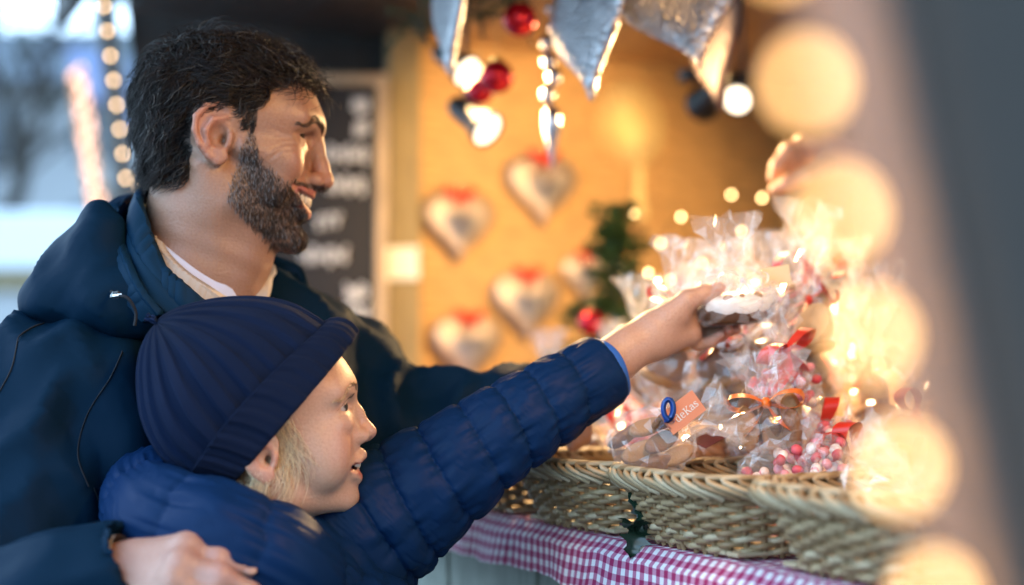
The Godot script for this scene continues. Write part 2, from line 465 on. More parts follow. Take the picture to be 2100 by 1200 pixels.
func build_hat(tf: Transform3D, person: Node3D) -> void:
	var mm := tf * Transform3D(Basis.from_scale(Vector3.ONE * 0.001), Vector3.ZERO)
	var top := [[58.0, 28.0, -4.0, -42.0, -74.0, -92.0, -97.0], [117.0, 134.0, 141.0, 140.0, 133.0, 125.0, 118.0]]
	var side := [[-25.0, -41.0, -57.0, -72.0, -84.0, -93.0, -97.0], [42.0, 60.0, 79.0, 97.0, 109.0, 116.0, 118.0], [79.0, 80.0, 75.0, 61.0, 42.0, 18.0, 2.0]]
	var back := [[-66.0, -92.0, -108.0, -113.0, -111.0, -104.0, -97.0], [-24.0, -2.0, 28.0, 62.0, 90.0, 110.0, 118.0]]
	var hat := Node3D.new()
	hat.name = "knitted_hat"
	person.add_child(hat, true)
	var g := Geo.new()
	var rows := []
	var nu := 361
	for r in 64:
		var t := r / 63.0
		var row := PackedVector3Array()
		for k in nu:
			var phi := -TAU * k / (nu - 1)
			var fade := minf(1.0, (1.0 - t) * 3.5)
			var deep := 5.2 * rib(phi + 0.04 * sin(t * 3.0), 20.0) * (0.35 + 0.65 * fade) * (1.0 if fade >= 1.0 else 1.0)
			row.append(mm * hat_point(top, side, back, t, phi, deep - 2.0 + 1.2 * sin(phi * 3.0 + t * 5.0)))
		rows.append(row)
	g.grid(rows, true, Vector2(260, 104))
	part("crown", g.mesh(), M.knit, hat)
	# the turned-up edge: inside, roll, outside, lower hem
	var ctop := [[58.0, 68.0, 79.0, 86.0], [118.0, 119.0, 116.0, 109.0]]
	var cside := [[-25.0, -12.0, 1.0, 13.0], [43.0, 41.0, 36.0, 29.0], [79.0, 78.0, 76.0, 73.0]]
	var cback := [[-66.0, -56.0, -46.0, -36.0], [-24.0, -29.0, -33.0, -36.0]]
	g = Geo.new()
	rows = []
	var n := 30
	for r in n:
		var row := PackedVector3Array()
		var q := r / (n - 1.0)
		var t := 0.0
		var out := 0.0
		if q < 0.25:
			var e := q / 0.25 * PI
			t = -0.06 * sin(e) + 0.02
			out = 2.0 + 2.6 * (1.0 - cos(e))
		elif q < 0.85:
			t = (q - 0.25) / 0.6
			out = 7.2 - 1.2 * sin(t * PI) - 2.4 * t * t
		else:
			var e := (q - 0.85) / 0.15 * PI
			t = 1.0 + 0.07 * sin(e)
			out = 4.8 - 3.0 * (1.0 - cos(e))
		for k in nu:
			var phi := -TAU * k / (nu - 1)
			var deep := 2.2 * rib(phi, 20.0) + 0.6 * rib(phi * 1.0 + 0.6, 60.0)
			var keep := clampf(t, -0.1, 1.1)
			var p := hat_point(ctop, cside, cback, clampf(keep, 0.0, 1.0), phi, out + deep - 1.5 + 0.9 * sin(phi * 5.0 + 1.0))
			if keep < 0.0 or keep > 1.0:
				var a := hat_point(ctop, cside, cback, 0.0 if keep < 0.0 else 1.0, phi, 0.0)
				var b := hat_point(ctop, cside, cback, 0.05 if keep < 0.0 else 0.95, phi, 0.0)
				p += (a - b).normalized() * absf(keep if keep < 0.0 else keep - 1.0) * 36.0
			row.append(mm * p)
		rows.append(row)
	g.grid(rows, true, Vector2(260, 42), false)
	part("turned_up_edge", g.mesh(), M.knit, hat)
	g = Geo.new()
	for k in 5:
		var a := TAU * k / 5
		g.tube(spline([Vector3(-96, 117, 0), Vector3(-99, 121, 0) + Vector3(0, sin(a), cos(a)) * 3.2, Vector3(-103, 122, 0) + Vector3(0, sin(a), cos(a)) * 1.8, Vector3(-104 - k, 124, 0) + Vector3(0, sin(a), cos(a)) * 3.0], 8), 1.6, 5)
	var h := Geo.new()
	h.join(g, mm)
	part("knot", h.mesh(), M.knit, hat)

func build_boy_head(tf: Transform3D, person: Node3D) -> Geo:
	var f := boy_head()
	var g := f.net(Vector3(-96, -160, -16), Vector3(124, 136, 100), 2.0)
	relax(g, 1, 0.35)
	colour(g, func(p: Vector3, _n: Vector3): return boy_skin(p))
	g = mirrored(g)
	var bare := Field.new()
	boy_skull(bare)
	for job in [["hair", boy_hair(bare, g), M.blond_hair],
			["eyebrow", brow_hairs(f, [Vector3(83, 57, 14), Vector3(79, 59, 22), Vector3(73, 59, 31), Vector3(66, 55, 40), Vector3(58, 49, 46)], 1.7, 90, 4.5, Color(0.55, 0.38, 0.24), false), M.blond_hair],
			["eyelash", lashes([Vector3(76, 43, 17), Vector3(79.6, 47.0, 22), Vector3(79.2, 48.4, 28), Vector3(73.8, 45.7, 36), Vector3(64.5, 36, 42.5)], Vector3(66, 40, 28), Color(0.14, 0.09, 0.06)), M.blond_hair]]:
		var o := Geo.new()
		scaled_join(o, job[1], tf)
		part(job[0], o.mesh(), job[2], person, "stuff")
	for s in [-1.0, 1.0]:
		var e := Geo.new()
		scaled_join(e, eyeball(Vector3(66, 40, 28 * s), 11.5, Vector3(1, 0.12, 0.28), Color(0.05, 0.045, 0.03)), tf)
		part("eye", e.mesh(), M.eye, person)
	var teeth := Geo.new()
	scaled_join(teeth, tooth_row(Vector3(91.5, -14.0, 0), 18.0, 10.0, 9.0, 8), tf)
	part("upper_teeth", teeth.mesh(), M.tooth, person)
	var out := Geo.new()
	scaled_join(out, g, tf)
	build_hat(tf, person)
	return out

func lashes(spots: Array, centre: Vector3, col: Color, squeeze := 1.0) -> Geo:
	var o := Geo.new()
	var line := spline(spots, 40)
	o.tint = col
	for s in [-1.0, 1.0]:
		for q in 44:
			var p: Vector3 = line[rng.randi_range(2, 38)]
			var out := (p - centre).normalized()
			var path := PackedVector3Array()
			for e in 4:
				var u := p + (out * 0.75 + Vector3(0.3, 0.1 + 0.18 * e, 0)) * 1.5 * e
				u.z *= s
				u.x *= squeeze
				path.append(u)
			o.tube(path, PackedFloat32Array([0.2, 0.18, 0.14, 0.07]), 3)
	return o


# ---------------------------------------------------------------- bodies and clothes

func fold_field(coarse: float, big: float, fine: float, small: float, as_seed: int, squash := Vector3.ONE):
	var a := FastNoiseLite.new()
	a.frequency = 1.0
	a.fractal_octaves = 2
	a.seed = as_seed
	return func(p: Vector3, _n: Vector3):
		var q := p * squash
		var ridge := 1.0 - absf(a.get_noise_3dv(q * coarse)) * 2.2
		return big * (ridge - 0.5) + small * a.get_noise_3dv(q * fine + Vector3(7, 3, 1))

func folds(g: Geo, coarse: float, big: float, fine: float, small: float, as_seed: int, squash := Vector3.ONE) -> void:
	displace(g, fold_field(coarse, big, fine, small, as_seed, squash))

# A padded sleeve along a path: puffs between seams, small creases that run out from each seam.
func puff_sleeve(g: Geo, path: Array, radii: Array, seams: Array, amp: float, as_seed: int, tuck := 1.0, wrinkle := 0.055) -> void:
	var n := 260
	var nu := 97
	var line := spline(path, n)
	var no := FastNoiseLite.new()
	no.frequency = 1.0
	no.seed = as_seed
	no.fractal_octaves = 2
	var rows := []
	var up := Vector3.UP
	for k in n:
		var t := k / (n - 1.0)
		var along := (line[mini(k + 1, n - 1)] - line[maxi(k - 1, 0)]).normalized()
		up = (up - along * up.dot(along)).normalized()
		var side := along.cross(up)
		var r := spline_f(radii, t)
		var row := PackedVector3Array()
		for u in nu:
			var a := TAU * u / (nu - 1)
			var ca := cos(a)
			var sa := sin(a)
			# the seams wander a little round the sleeve
			var tt := t + 0.012 * sin(a + as_seed) + 0.006 * no.get_noise_2d(ca * 3.0, sa * 3.0)
			var lo := 0.0
			var hi := 1.0
			for s in seams:
				if s <= tt: lo = maxf(lo, s)
				else: hi = minf(hi, s)
			var gap := minf(tt - lo if lo > 0.0 else 1.0, hi - tt if hi < 1.0 else 1.0)
			var puff := pow(clampf(sin(PI * clampf((tt - lo) / maxf(hi - lo, 0.01), 0.0, 1.0)), 0.0, 1.0), 0.33) if lo > 0.0 or hi < 1.0 else 1.0
			var near_seam := exp(-gap * gap / 0.0014)
			var crease := no.get_noise_3d(ca * 9.0, sa * 9.0, (lo if tt - lo < hi - tt else hi) * 50.0) * near_seam
			var big := no.get_noise_3d(ca * 1.6 + 5.0, sa * 1.6, tt * 9.0)
			var fold := no.get_noise_3d(ca * 1.1 + tt * 5.0, sa * 1.1 + 9.0, tt * 9.0 + ca * 1.5 - sa)
			var mid := -1.4 * exp(-fold * fold / 0.004) + 0.6 * no.get_noise_3d(ca * 3.0, sa * 3.0 + 4.0, tt * 16.0 + ca * 2.0)
			var rr := r * (1.0 - amp + amp * puff) + r * (wrinkle * crease + 0.05 * big + 0.011 * mid * puff)
			if t > 0.965: rr *= lerpf(1.0, 1.0 - 0.55 * tuck, pow((t - 0.965) / 0.035, 2.0))
			row.append(line[k] + side * ca * rr + up * sa * rr)
		rows.append(row)
	g.grid(rows, true, Vector2(8, 20), true)

func limb(f: Field, pts: Array, radii: Array, k := 0.03) -> void:
	f.chain(pts, radii, k)

func hand_skin(p: Vector3, n: Vector3, base: Color, red: Color, tips: Array) -> Color:
	var c := base
	for t in tips: c = c.lerp(red, 0.6 * clampf(1.0 - p.distance_to(t) / 0.022, 0.0, 1.0))
	return c

func people() -> void:
	# ================= the man
	var man := thing("person", "bearded man in dark blue hooded coat, bending behind the child and laughing", "person", Transform3D(Basis(), Vector3(P(330, 900, 1.55).x, 0.0, P(330, 900, 1.55).z)))
	var from_man := man.transform.affine_inverse()
	var put := func(called: String, g: Geo, m: Material, who: Node3D, kind := ""):
		var o := Geo.new()
		o.join(g, who.transform.affine_inverse())
		return part(called, o.mesh(), m, who, kind)
	var tilt := Basis.from_euler(Vector3(0, deg_to_rad(6), 0)) * Basis.from_euler(Vector3(0, 0, deg_to_rad(-6)))
	var ear := P(462, 292, 1.435)
	var at := Transform3D(tilt, ear - tilt * Vector3(0, 0, 0.072))
	var body := build_man_head(from_man * at, man)
	# the body under the clothes
	var f := Field.new()
	var hip := P(120, 1500, 1.62)
	hip.y = 0.62
	var chest := P(360, 980, 1.56)
	var neck := P(420, 650, 1.52)
	f.cap(hip, chest, 0.13, 0.14, 0.05)
	f.cap(chest, neck, 0.13, 0.06, 0.05)
	f.cap(P(170, 850, 1.44), P(640, 770, 1.67), 0.075, 0.07, 0.05)
	f.chain([P(160, 860, 1.42), P(-90, 1330, 1.27), P(240, 1190, 1.2)], [0.06, 0.045, 0.03], 0.03)
	f.chain([P(670, 790, 1.67), P(800, 890, 1.62), P(1080, 832, 1.60)], [0.055, 0.04, 0.025], 0.03)
	var knee_a := hip + Vector3(0.36, -0.12, 0.10)
	var knee_b := hip + Vector3(0.32, -0.16, -0.16)
	f.chain([hip + Vector3(0, 0, 0.08), knee_a, Vector3(knee_a.x - 0.12, 0.09, knee_a.z)], [0.09, 0.065, 0.045], 0.03)
	f.chain([hip + Vector3(0, 0, -0.08), knee_b, Vector3(knee_b.x - 0.16, 0.09, knee_b.z)], [0.09, 0.065, 0.045], 0.03)
	var under := f.net(Vector3(-1.1, 0.0, -2.0), Vector3(0.3, 1.3, -0.9), 0.02)
	for k in under.c.size(): under.c[k] = Color(0.35, 0.185, 0.115)
	body.join(under, from_man)
	body.join(man_near_hand(), from_man)
	body.join(man_far_hand(), from_man)
	part("body", body.mesh(), M.skin, man)
	man_clothes(man, put, hip, knee_a, knee_b)
	for q in [[P(512, 1168, 1.186), P(448, 1150, 1.188), 0.0052], [P(530, 1222, 1.168), P(452, 1188, 1.166), 0.0054]]:
		put.call("fingernail", nail(q[0], q[0] - q[1], Vector3(0.15, 0.75, 0.65), q[2]), M.nail, man)
	# ================= the child
	var boy := thing("person", "child in navy knitted hat and padded blue jacket, reaching out with wrapped gingerbread", "person", Transform3D(Basis(), Vector3(P(560, 1000, 1.34).x, 0.0, P(560, 1000, 1.34).z)))
	var from_boy := boy.transform.affine_inverse()
	tilt = Basis.from_euler(Vector3(0, deg_to_rad(15), 0))
	ear = P(548, 930, 1.275)
	at = Transform3D(tilt, ear - tilt * Vector3(0, 0, 0.062))
	body = build_boy_head(from_boy * at, boy)
	f = Field.new()
	hip = P(500, 1300, 1.36)
	hip.y = 0.52
	chest = P(560, 1260, 1.35)
	f.cap(hip, chest, 0.085, 0.08, 0.04)
	f.cap(chest, P(570, 1110, 1.34), 0.07, 0.04, 0.04)
	f.cap(P(420, 1230, 1.26), P(700, 1140, 1.42), 0.05, 0.05, 0.03)
	f.chain([P(720, 1110, 1.41), P(985, 915, 1.41), P(1240, 752, 1.465)], [0.030, 0.026, 0.022], 0.03)
	f.chain([P(400, 1250, 1.25), P(480, 1480, 1.2), P(660, 1460, 1.17)], [0.030, 0.026, 0.022], 0.03)
	f.chain([hip + Vector3(0, 0, 0.06), hip + Vector3(0.03, -0.24, 0.07), Vector3(hip.x, 0.06, hip.z + 0.07)], [0.065, 0.045, 0.032], 0.03)
	f.chain([hip + Vector3(0, 0, -0.06), hip + Vector3(0.03, -0.24, -0.07), Vector3(hip.x, 0.06, hip.z - 0.07)], [0.065, 0.045, 0.032], 0.03)
	under = f.net(Vector3(-0.5, 0.0, -1.65), Vector3(0.2, 1.1, -1.0), 0.015)
	for k in under.c.size(): under.c[k] = Color(0.56, 0.335, 0.235)
	body.join(under, from_boy)
	body.join(boy_hand(), from_boy)
	part("body", body.mesh(), M.skin, boy)
	put.call("fingernail", nail(P(1474, 584, 1.480), P(1477, 590, 1.483) - P(1446, 603, 1.476), Vector3(-0.2, 0.95, 0.1), 0.0038), M.nail, boy)
	boy_clothes(boy, put, hip)

func nail(at: Vector3, along: Vector3, out: Vector3, s: float) -> Geo:
	var g := Geo.new()
	var fr := frame(at, along, out)
	g.ball(Transform3D(fr.basis * Basis.from_scale(Vector3(s * 1.25, s * 0.34, s)), at), 12, 8)
	return g

func boy_hand() -> Geo:
	var f := Field.new()
	f.chain([P(1225, 765, 1.462), P(1290, 715, 1.475), P(1340, 688, 1.485)], [0.0265, 0.0245, 0.0225], 0.0)
	f.cap(P(1340, 686, 1.485), P(1400, 648, 1.492), 0.021, 0.0155, 0.012)
	f.cap(P(1345, 692, 1.485), P(1412, 682, 1.495), 0.0205, 0.0145, 0.012)
	f.cap(P(1352, 668, 1.478), P(1392, 640, 1.475), 0.017, 0.0135, 0.010)
	f.chain([P(1372, 648, 1.475), P(1410, 616, 1.472), P(1446, 603, 1.476), P(1477, 590, 1.483)], [0.014, 0.0105, 0.0092, 0.0068], 0.006)
	var fingers := [
		[P(1408, 640, 1.503), P(1450, 636, 1.530), P(1490, 650, 1.536), P(1512, 662, 1.524)],
		[P(1412, 658, 1.505), P(1455, 668, 1.528), P(1492, 676, 1.524), P(1510, 676, 1.508)],
		[P(1412, 676, 1.503), P(1446, 692, 1.520), P(1478, 688, 1.510), P(1495, 676, 1.498)],
		[P(1404, 692, 1.498), P(1432, 706, 1.506), P(1460, 700, 1.498), P(1478, 686, 1.490)]]
	for q in 4:
		var s: float = [1.0, 1.02, 0.96, 0.84][q]
		f.chain(fingers[q], [0.0086 * s, 0.0082 * s, 0.0074 * s, 0.0058 * s], 0.004)
	var g := f.net(P(1225, 800, 1.5) - Vector3(0.02, 0.02, 0.06), P(1530, 560, 1.5) + Vector3(0.02, 0.02, 0.06), 0.0028)
	relax(g, 1, 0.3)
	var tips := [P(1477, 590, 1.483), P(1512, 662, 1.524), P(1510, 676, 1.508), P(1495, 676, 1.498), P(1478, 686, 1.49)]
	colour(g, func(p: Vector3, n: Vector3): return hand_skin(p, n, Color(0.54, 0.32, 0.225), Color(0.58, 0.24, 0.17), tips))
	return g

func man_near_hand() -> Geo:
	var f := Field.new()
	f.chain([P(190, 1215, 1.20), P(255, 1180, 1.20)], [0.028, 0.027], 0.0)
	var wrist := P(255, 1180, 1.20)
	var fingers := [
		[P(384, 1130, 1.190), P(448, 1150, 1.188), P(496, 1166, 1.192), P(514, 1171, 1.196)],
		[P(372, 1164, 1.172), P(452, 1188, 1.166), P(512, 1216, 1.172), P(536, 1230, 1.178)],
		[P(356, 1200, 1.162), P(430, 1232, 1.156), P(486, 1268, 1.162), P(508, 1284, 1.168)],
		[P(330, 1234, 1.160), P(384, 1274, 1.154), P(424, 1304, 1.158), P(440, 1316, 1.162)]]
	for q in 4:
		f.cap(wrist + (P(250, 1240, 1.19) - wrist) * q / 4.0, fingers[q][0], 0.0225, 0.0135, 0.014)
	f.cap(P(290, 1150, 1.20), P(384, 1132, 1.19), 0.016, 0.013, 0.012)
	for q in 4:
		var s: float = [1.0, 1.04, 0.98, 0.86][q]
		f.chain(fingers[q], [0.0122 * s, 0.0102 * s, 0.0090 * s, 0.0078 * s], 0.0035)
		f.ell(fingers[q][0] + Vector3(0, 0.003, 0.004), Vector3.ONE * 0.0128 * s, 0.006)
		f.ell(fingers[q][1] + Vector3(0, 0.001, 0.001), Vector3.ONE * 0.0117 * s, 0.005)
	f.chain([P(300, 1160, 1.215), P(350, 1120, 1.232), P(410, 1125, 1.242), P(440, 1140, 1.24)], [0.016, 0.0125, 0.011, 0.009], 0.008)
	var g := f.net(P(170, 1340, 1.2) - Vector3(0.03, 0.03, 0.08), P(560, 1080, 1.2) + Vector3(0.02, 0.03, 0.07), 0.003)
	relax(g, 1, 0.3)
	var tips := [fingers[0][3], fingers[1][3], fingers[2][3], fingers[0][1], fingers[1][1], fingers[0][0], fingers[1][0]]
	colour(g, func(p: Vector3, n: Vector3): return hand_skin(p, n, Color(0.42, 0.245, 0.185), Color(0.50, 0.20, 0.15), tips))
	return g

func man_far_hand() -> Geo:   # behind the child's sleeve
	var f := Field.new()
	f.cap(P(1050, 838, 1.60), P(1092, 826, 1.60), 0.027, 0.025, 0.0)
	for q in 4:
		var k := P(1140, 806 + q * 12, 1.60)
		f.cap(P(1092, 826, 1.60), k, 0.022, 0.0125, 0.014)
		f.chain([k, k + Vector3(0.026, -0.012, 0.0), k + Vector3(0.03, -0.03, 0.012), k + Vector3(0.018, -0.038, 0.02)], [0.0105, 0.0095, 0.0085, 0.0075], 0.005)
	f.chain([P(1100, 815, 1.59), P(1130, 800, 1.575), P(1152, 812, 1.57)], [0.014, 0.012, 0.0085], 0.008)
	var g := f.net(P(1040, 880, 1.6) - Vector3(0.04, 0.05, 0.07), P(1230, 760, 1.6) + Vector3(0.04, 0.03, 0.07), 0.004)
	for k in g.c.size(): g.c[k] = Color(0.47, 0.28, 0.2)
	return g

func man_clothes(man: Node3D, put, hip: Vector3, knee_a: Vector3, knee_b: Vector3) -> void:
	var f := Field.new()
	f.ell(P(300, 1010, 1.56), Vector3(0.175, 0.23, 0.135), 0.0)
	f.cap(P(320, 1000, 1.56), hip + Vector3(0.02, -0.06, 0), 0.145, 0.20, 0.08)
	f.ell(P(150, 880, 1.44), Vector3(0.125, 0.13, 0.105), 0.07)
	f.ell(P(645, 800, 1.68), Vector3(0.10, 0.105, 0.09), 0.05)
	f.ell(P(520, 840, 1.60), Vector3(0.13, 0.155, 0.10), 0.05)
	f.ell(P(400, 740, 1.54), Vector3(0.125, 0.085, 0.10), 0.05)
	f.cap(P(140, 900, 1.43), P(-90, 1330, 1.28), 0.098, 0.078, 0.05)
	f.cap(P(660, 810, 1.68), P(800, 885, 1.63), 0.085, 0.066, 0.04)
	f.chain([P(800, 885, 1.63), P(950, 858, 1.62), P(1065, 830, 1.60)], [0.060, 0.052, 0.042], 0.02)
	f.ell(P(420, 560, 1.52), Vector3(0.066, 0.09, 0.066), 0.012, true)
	var g := f.net(Vector3(-1.05, 0.36, -2.0), Vector3(0.15, 1.32, -1.05), 0.0085)
	var coat_folds = fold_field(7.5, 0.017, 20.0, 0.004, 5, Vector3(1.0, 0.5, 1.0))
	displace(g, coat_folds)
	put.call("coat", g, M.coat, man)
	# hood lying on the back
	var h := Field.new()
	h.ell(P(178, 600, 1.49), Vector3(0.052, 0.05, 0.10), 0.0)
	h.ell(P(235, 520, 1.49), Vector3(0.045, 0.058, 0.10), 0.03)
	h.ell(P(255, 620, 1.42), Vector3(0.06, 0.04, 0.055), 0.025)
	h.ell(P(130, 632, 1.47), Vector3(0.04, 0.03, 0.08), 0.02)
	h.ell(P(290, 480, 1.51), Vector3(0.04, 0.055, 0.075), 0.02, true)
	g = h.net(P(60, 760, 1.5) - Vector3(0.03, 0.03, 0.16), P(400, 360, 1.5) + Vector3(0.03, 0.03, 0.16), 0.006)
	folds(g, 9.0, 0.006, 24.0, 0.0022, 8, Vector3(1.0, 1.0, 0.5))
	put.call("hood", g, M.coat, man)
	# the hem of the hood, a stitched band
	var ripple := func(uv: Vector2, p: Vector3): return 0.0007 * sin(uv.x * 74.0 + sin(uv.x * 23.0) * 2.5 + uv.y * 2.0) * sin(PI * uv.y) + 0.003 * sin(uv.x * 9.0) - 0.0018 * exp(-pow((uv.y - 0.82) / 0.05, 2.0))
	g = Geo.new()
	sheet(g, [[P(262, 408, 1.60), P(222, 428, 1.50), P(212, 480, 1.435), P(228, 545, 1.40), P(262, 610, 1.385), P(296, 655, 1.38)],
		[P(282, 404, 1.60), P(246, 432, 1.50), P(240, 480, 1.43), P(258, 535, 1.392), P(292, 592, 1.376), P(330, 640, 1.372)]], 90, 14, 0.009, ripple)
	put.call("hood_hem", g, M.coat_hem, man)
	# the lining between hem and collar
	g = Geo.new()
	sheet(g, [[P(270, 410, 1.58), P(246, 436, 1.50), P(241, 480, 1.436), P(259, 535, 1.398), P(293, 592, 1.382), P(345, 655, 1.378)],
		[P(290, 420, 1.57), P(270, 470, 1.50), P(280, 540, 1.45), P(305, 600, 1.42), P(340, 650, 1.40), P(385, 720, 1.385)]], 60, 12, 0.004, func(uv: Vector2, p: Vector3): return 0.004 * sin(uv.x * 14.0 + uv.y * 3.0))
	put.call("hood_lining", g, M.coat, man)
	# the stand-up collar
	g = Geo.new()
	sheet(g, [[P(330, 470, 1.60), P(275, 470, 1.52), P(263, 500, 1.445), P(280, 560, 1.405), P(325, 625, 1.385), P(385, 700, 1.385), P(420, 760, 1.40)],
		[P(332, 430, 1.60), P(276, 425, 1.52), P(268, 460, 1.44), P(292, 530, 1.402), P(338, 595, 1.384), P(400, 655, 1.388), P(440, 720, 1.41)],
		[P(335, 395, 1.59), P(296, 388, 1.52), P(292, 425, 1.445), P(312, 500, 1.408), P(346, 562, 1.392), P(398, 608, 1.395), P(450, 660, 1.415)]], 120, 22, 0.009,
		func(uv: Vector2, p: Vector3): return 0.0010 * sin(uv.x * 88.0 + 3.0 * sin(uv.x * 27.0) + uv.y * 3.0) * smoothstep(0.35, 0.75, uv.y) + 0.003 * sin(uv.x * 13.0 + uv.y * 4.0) - 0.003 * exp(-pow((uv.y - 0.5) / 0.04, 2.0)))
	put.call("collar", g, M.coat_hem, man)
	# far side of the collar
	g = Geo.new()
	sheet(g, [[P(330, 470, 1.60), P(420, 500, 1.64), P(520, 560, 1.64), P(590, 640, 1.61), P(600, 720, 1.56)],
		[P(335, 395, 1.59), P(430, 450, 1.63), P(540, 520, 1.635), P(620, 560, 1.61), P(640, 640, 1.57)]], 60, 14, 0.009, func(uv: Vector2, p: Vector3): return 0.004 * sin(uv.x * 17.0))
	put.call("collar", g, M.coat, man)
	# drawstring with toggle
	g = Geo.new()
	g.box(Transform3D(Basis.from_euler(Vector3(0, 0, 0.15)), P(238, 606, 1.352)), Vector3(0.011, 0.008, 0.008), 0.003)
	put.call("toggle", g, M.steel, man)
	g = Geo.new()
	g.tube(spline([P(228, 598, 1.37), P(240, 606, 1.352), P(262, 612, 1.348), P(278, 640, 1.352), P(276, 668, 1.352)], 24), 0.0016, 6)
	put.call("drawstring", g, M.seam, man)
	# armhole seam and the line below the hood
	for line in [[P(262, 700, 1.36), P(235, 760, 1.33), P(190, 830, 1.31), P(166, 920, 1.31), P(160, 1000, 1.33)], [P(85, 645, 1.40), P(60, 690, 1.38), P(20, 740, 1.34), P(-10, 800, 1.33)], [P(165, 1000, 1.34), P(172, 1120, 1.36), P(180, 1220, 1.36)]]:
		var path := PackedVector3Array()
		for p in spline(line, 60):
			var q := onto(f, p, 0.0, 0.004)
			var nn := f.slope(q, 0.004)
			path.append(q + nn * ((coat_folds.call(q, nn) as float) + 0.0008))
		g = Geo.new()
		g.tube(path, 0.0007, 5)
		put.call("seam", g, M.seam, man)
	# near sleeve with its cuff
	var tube := Field.new()
	tube.chain([P(-90, 1330, 1.27), P(0, 1292, 1.225), P(130, 1232, 1.205), P(225, 1192, 1.20)], [0.077, 0.066, 0.058, 0.051], 0.01)
	tube.ell(P(268, 1172, 1.20), Vector3(0.042, 0.041, 0.041), 0.004, true)
	g = tube.net(P(-280, 1560, 1.25) - Vector3(0, 0, 0.1), P(300, 1060, 1.2) + Vector3(0, 0, 0.12), 0.005)
	relax(g, 2, 0.5)
	folds(g, 9.0, 0.006, 20.0, 0.0015, 3, Vector3(0.5, 1.0, 1.0))
	put.call("sleeve", g, M.coat, man)
	g = Geo.new()
	var rows := []
	var axis := (P(262, 1176, 1.20) - P(150, 1225, 1.203)).normalized()
	var fr := frame(P(236, 1187, 1.20), axis, Vector3.UP)
	for k in 12:
		var t := k / 11.0
		var row := PackedVector3Array()
		for u in 41:
			var a := TAU * u / 40
			row.append(fr * Vector3(0.016 - 0.03 * t, sin(a) * (0.0335 + 0.002 * sin(PI * t)), cos(a) * (0.0335 + 0.002 * sin(PI * t))))
		rows.append(row)
	g.grid(rows, true, Vector2(40, 6))
	put.call("shirt_cuff", g, M.wool, man)
	# jumper and shirt in the open neck
	g = Geo.new()
	sheet(g, [[P(300, 480, 1.47), P(318, 535, 1.43), P(362, 590, 1.41), P(420, 640, 1.42), P(470, 680, 1.45)],
		[P(318, 470, 1.475), P(334, 518, 1.435), P(376, 562, 1.417), P(432, 600, 1.425), P(490, 640, 1.45)]], 60, 14, 0.012, func(uv: Vector2, p: Vector3): return 0.0009 * sin(uv.x * 150.0))
	put.call("jumper", g, M.wool, man)
	g = Geo.new()
	sheet(g, [[P(310, 500, 1.48), P(336, 530, 1.442), P(390, 570, 1.43), P(445, 605, 1.44), P(500, 640, 1.46)],
		[P(312, 476, 1.485), P(326, 496, 1.45), P(380, 538, 1.437), P(440, 578, 1.445), P(468, 588, 1.455)]], 50, 10, 0.004, func(uv: Vector2, p: Vector3): return 0.0015 * sin(uv.x * 8.0))
	put.call("shirt_collar", g, M.shirt, man)
	g = Geo.new()
	sheet(g, [[P(500, 640, 1.47), P(530, 590, 1.50), P(560, 560, 1.56)], [P(530, 640, 1.475), P(548, 600, 1.50), P(556, 545, 1.55)]], 24, 10, 0.008)
	put.call("shirt_collar", g, M.wool, man)
	# trousers and shoes
	var tr := Field.new()
	var foot_a := Vector3(knee_a.x - 0.12, 0.09, knee_a.z)
	var foot_b := Vector3(knee_b.x - 0.16, 0.09, knee_b.z)
	tr.chain([hip + Vector3(0, 0, 0.08), knee_a, foot_a], [0.10, 0.085, 0.065], 0.03)
	tr.chain([hip + Vector3(0, 0, -0.08), knee_b, foot_b], [0.10, 0.085, 0.065], 0.03)
	g = tr.net(Vector3(-1.2, 0.03, -2.1), Vector3(0.1, 0.8, -1.1), 0.015)
	folds(g, 10.0, 0.01, 20.0, 0.004, 2)
	put.call("trousers", g, M.trouser, man)
	for q in [foot_a, foot_b]:
		put.call("shoe", shoe(q, 1.0), M.shoe, man)

func shoe(ankle: Vector3, s: float) -> Geo:
	var f := Field.new()
	f.cap(ankle + Vector3(0, -0.01, 0), ankle + Vector3(0, -0.04 * s, 0), 0.05 * s, 0.05 * s)
	f.cap(Vector3(ankle.x - 0.03 * s, 0.04 * s, ankle.z), Vector3(ankle.x + 0.17 * s, 0.034 * s, ankle.z), 0.042 * s, 0.034 * s, 0.03 * s)
	f.ell(Vector3(ankle.x + 0.06, -0.5, ankle.z), Vector3(0.6, 0.5, 0.6), 0.004, true)
	return f.net(ankle + Vector3(-0.12, -0.12, -0.08), ankle + Vector3(0.24, 0.06, 0.08), 0.008)

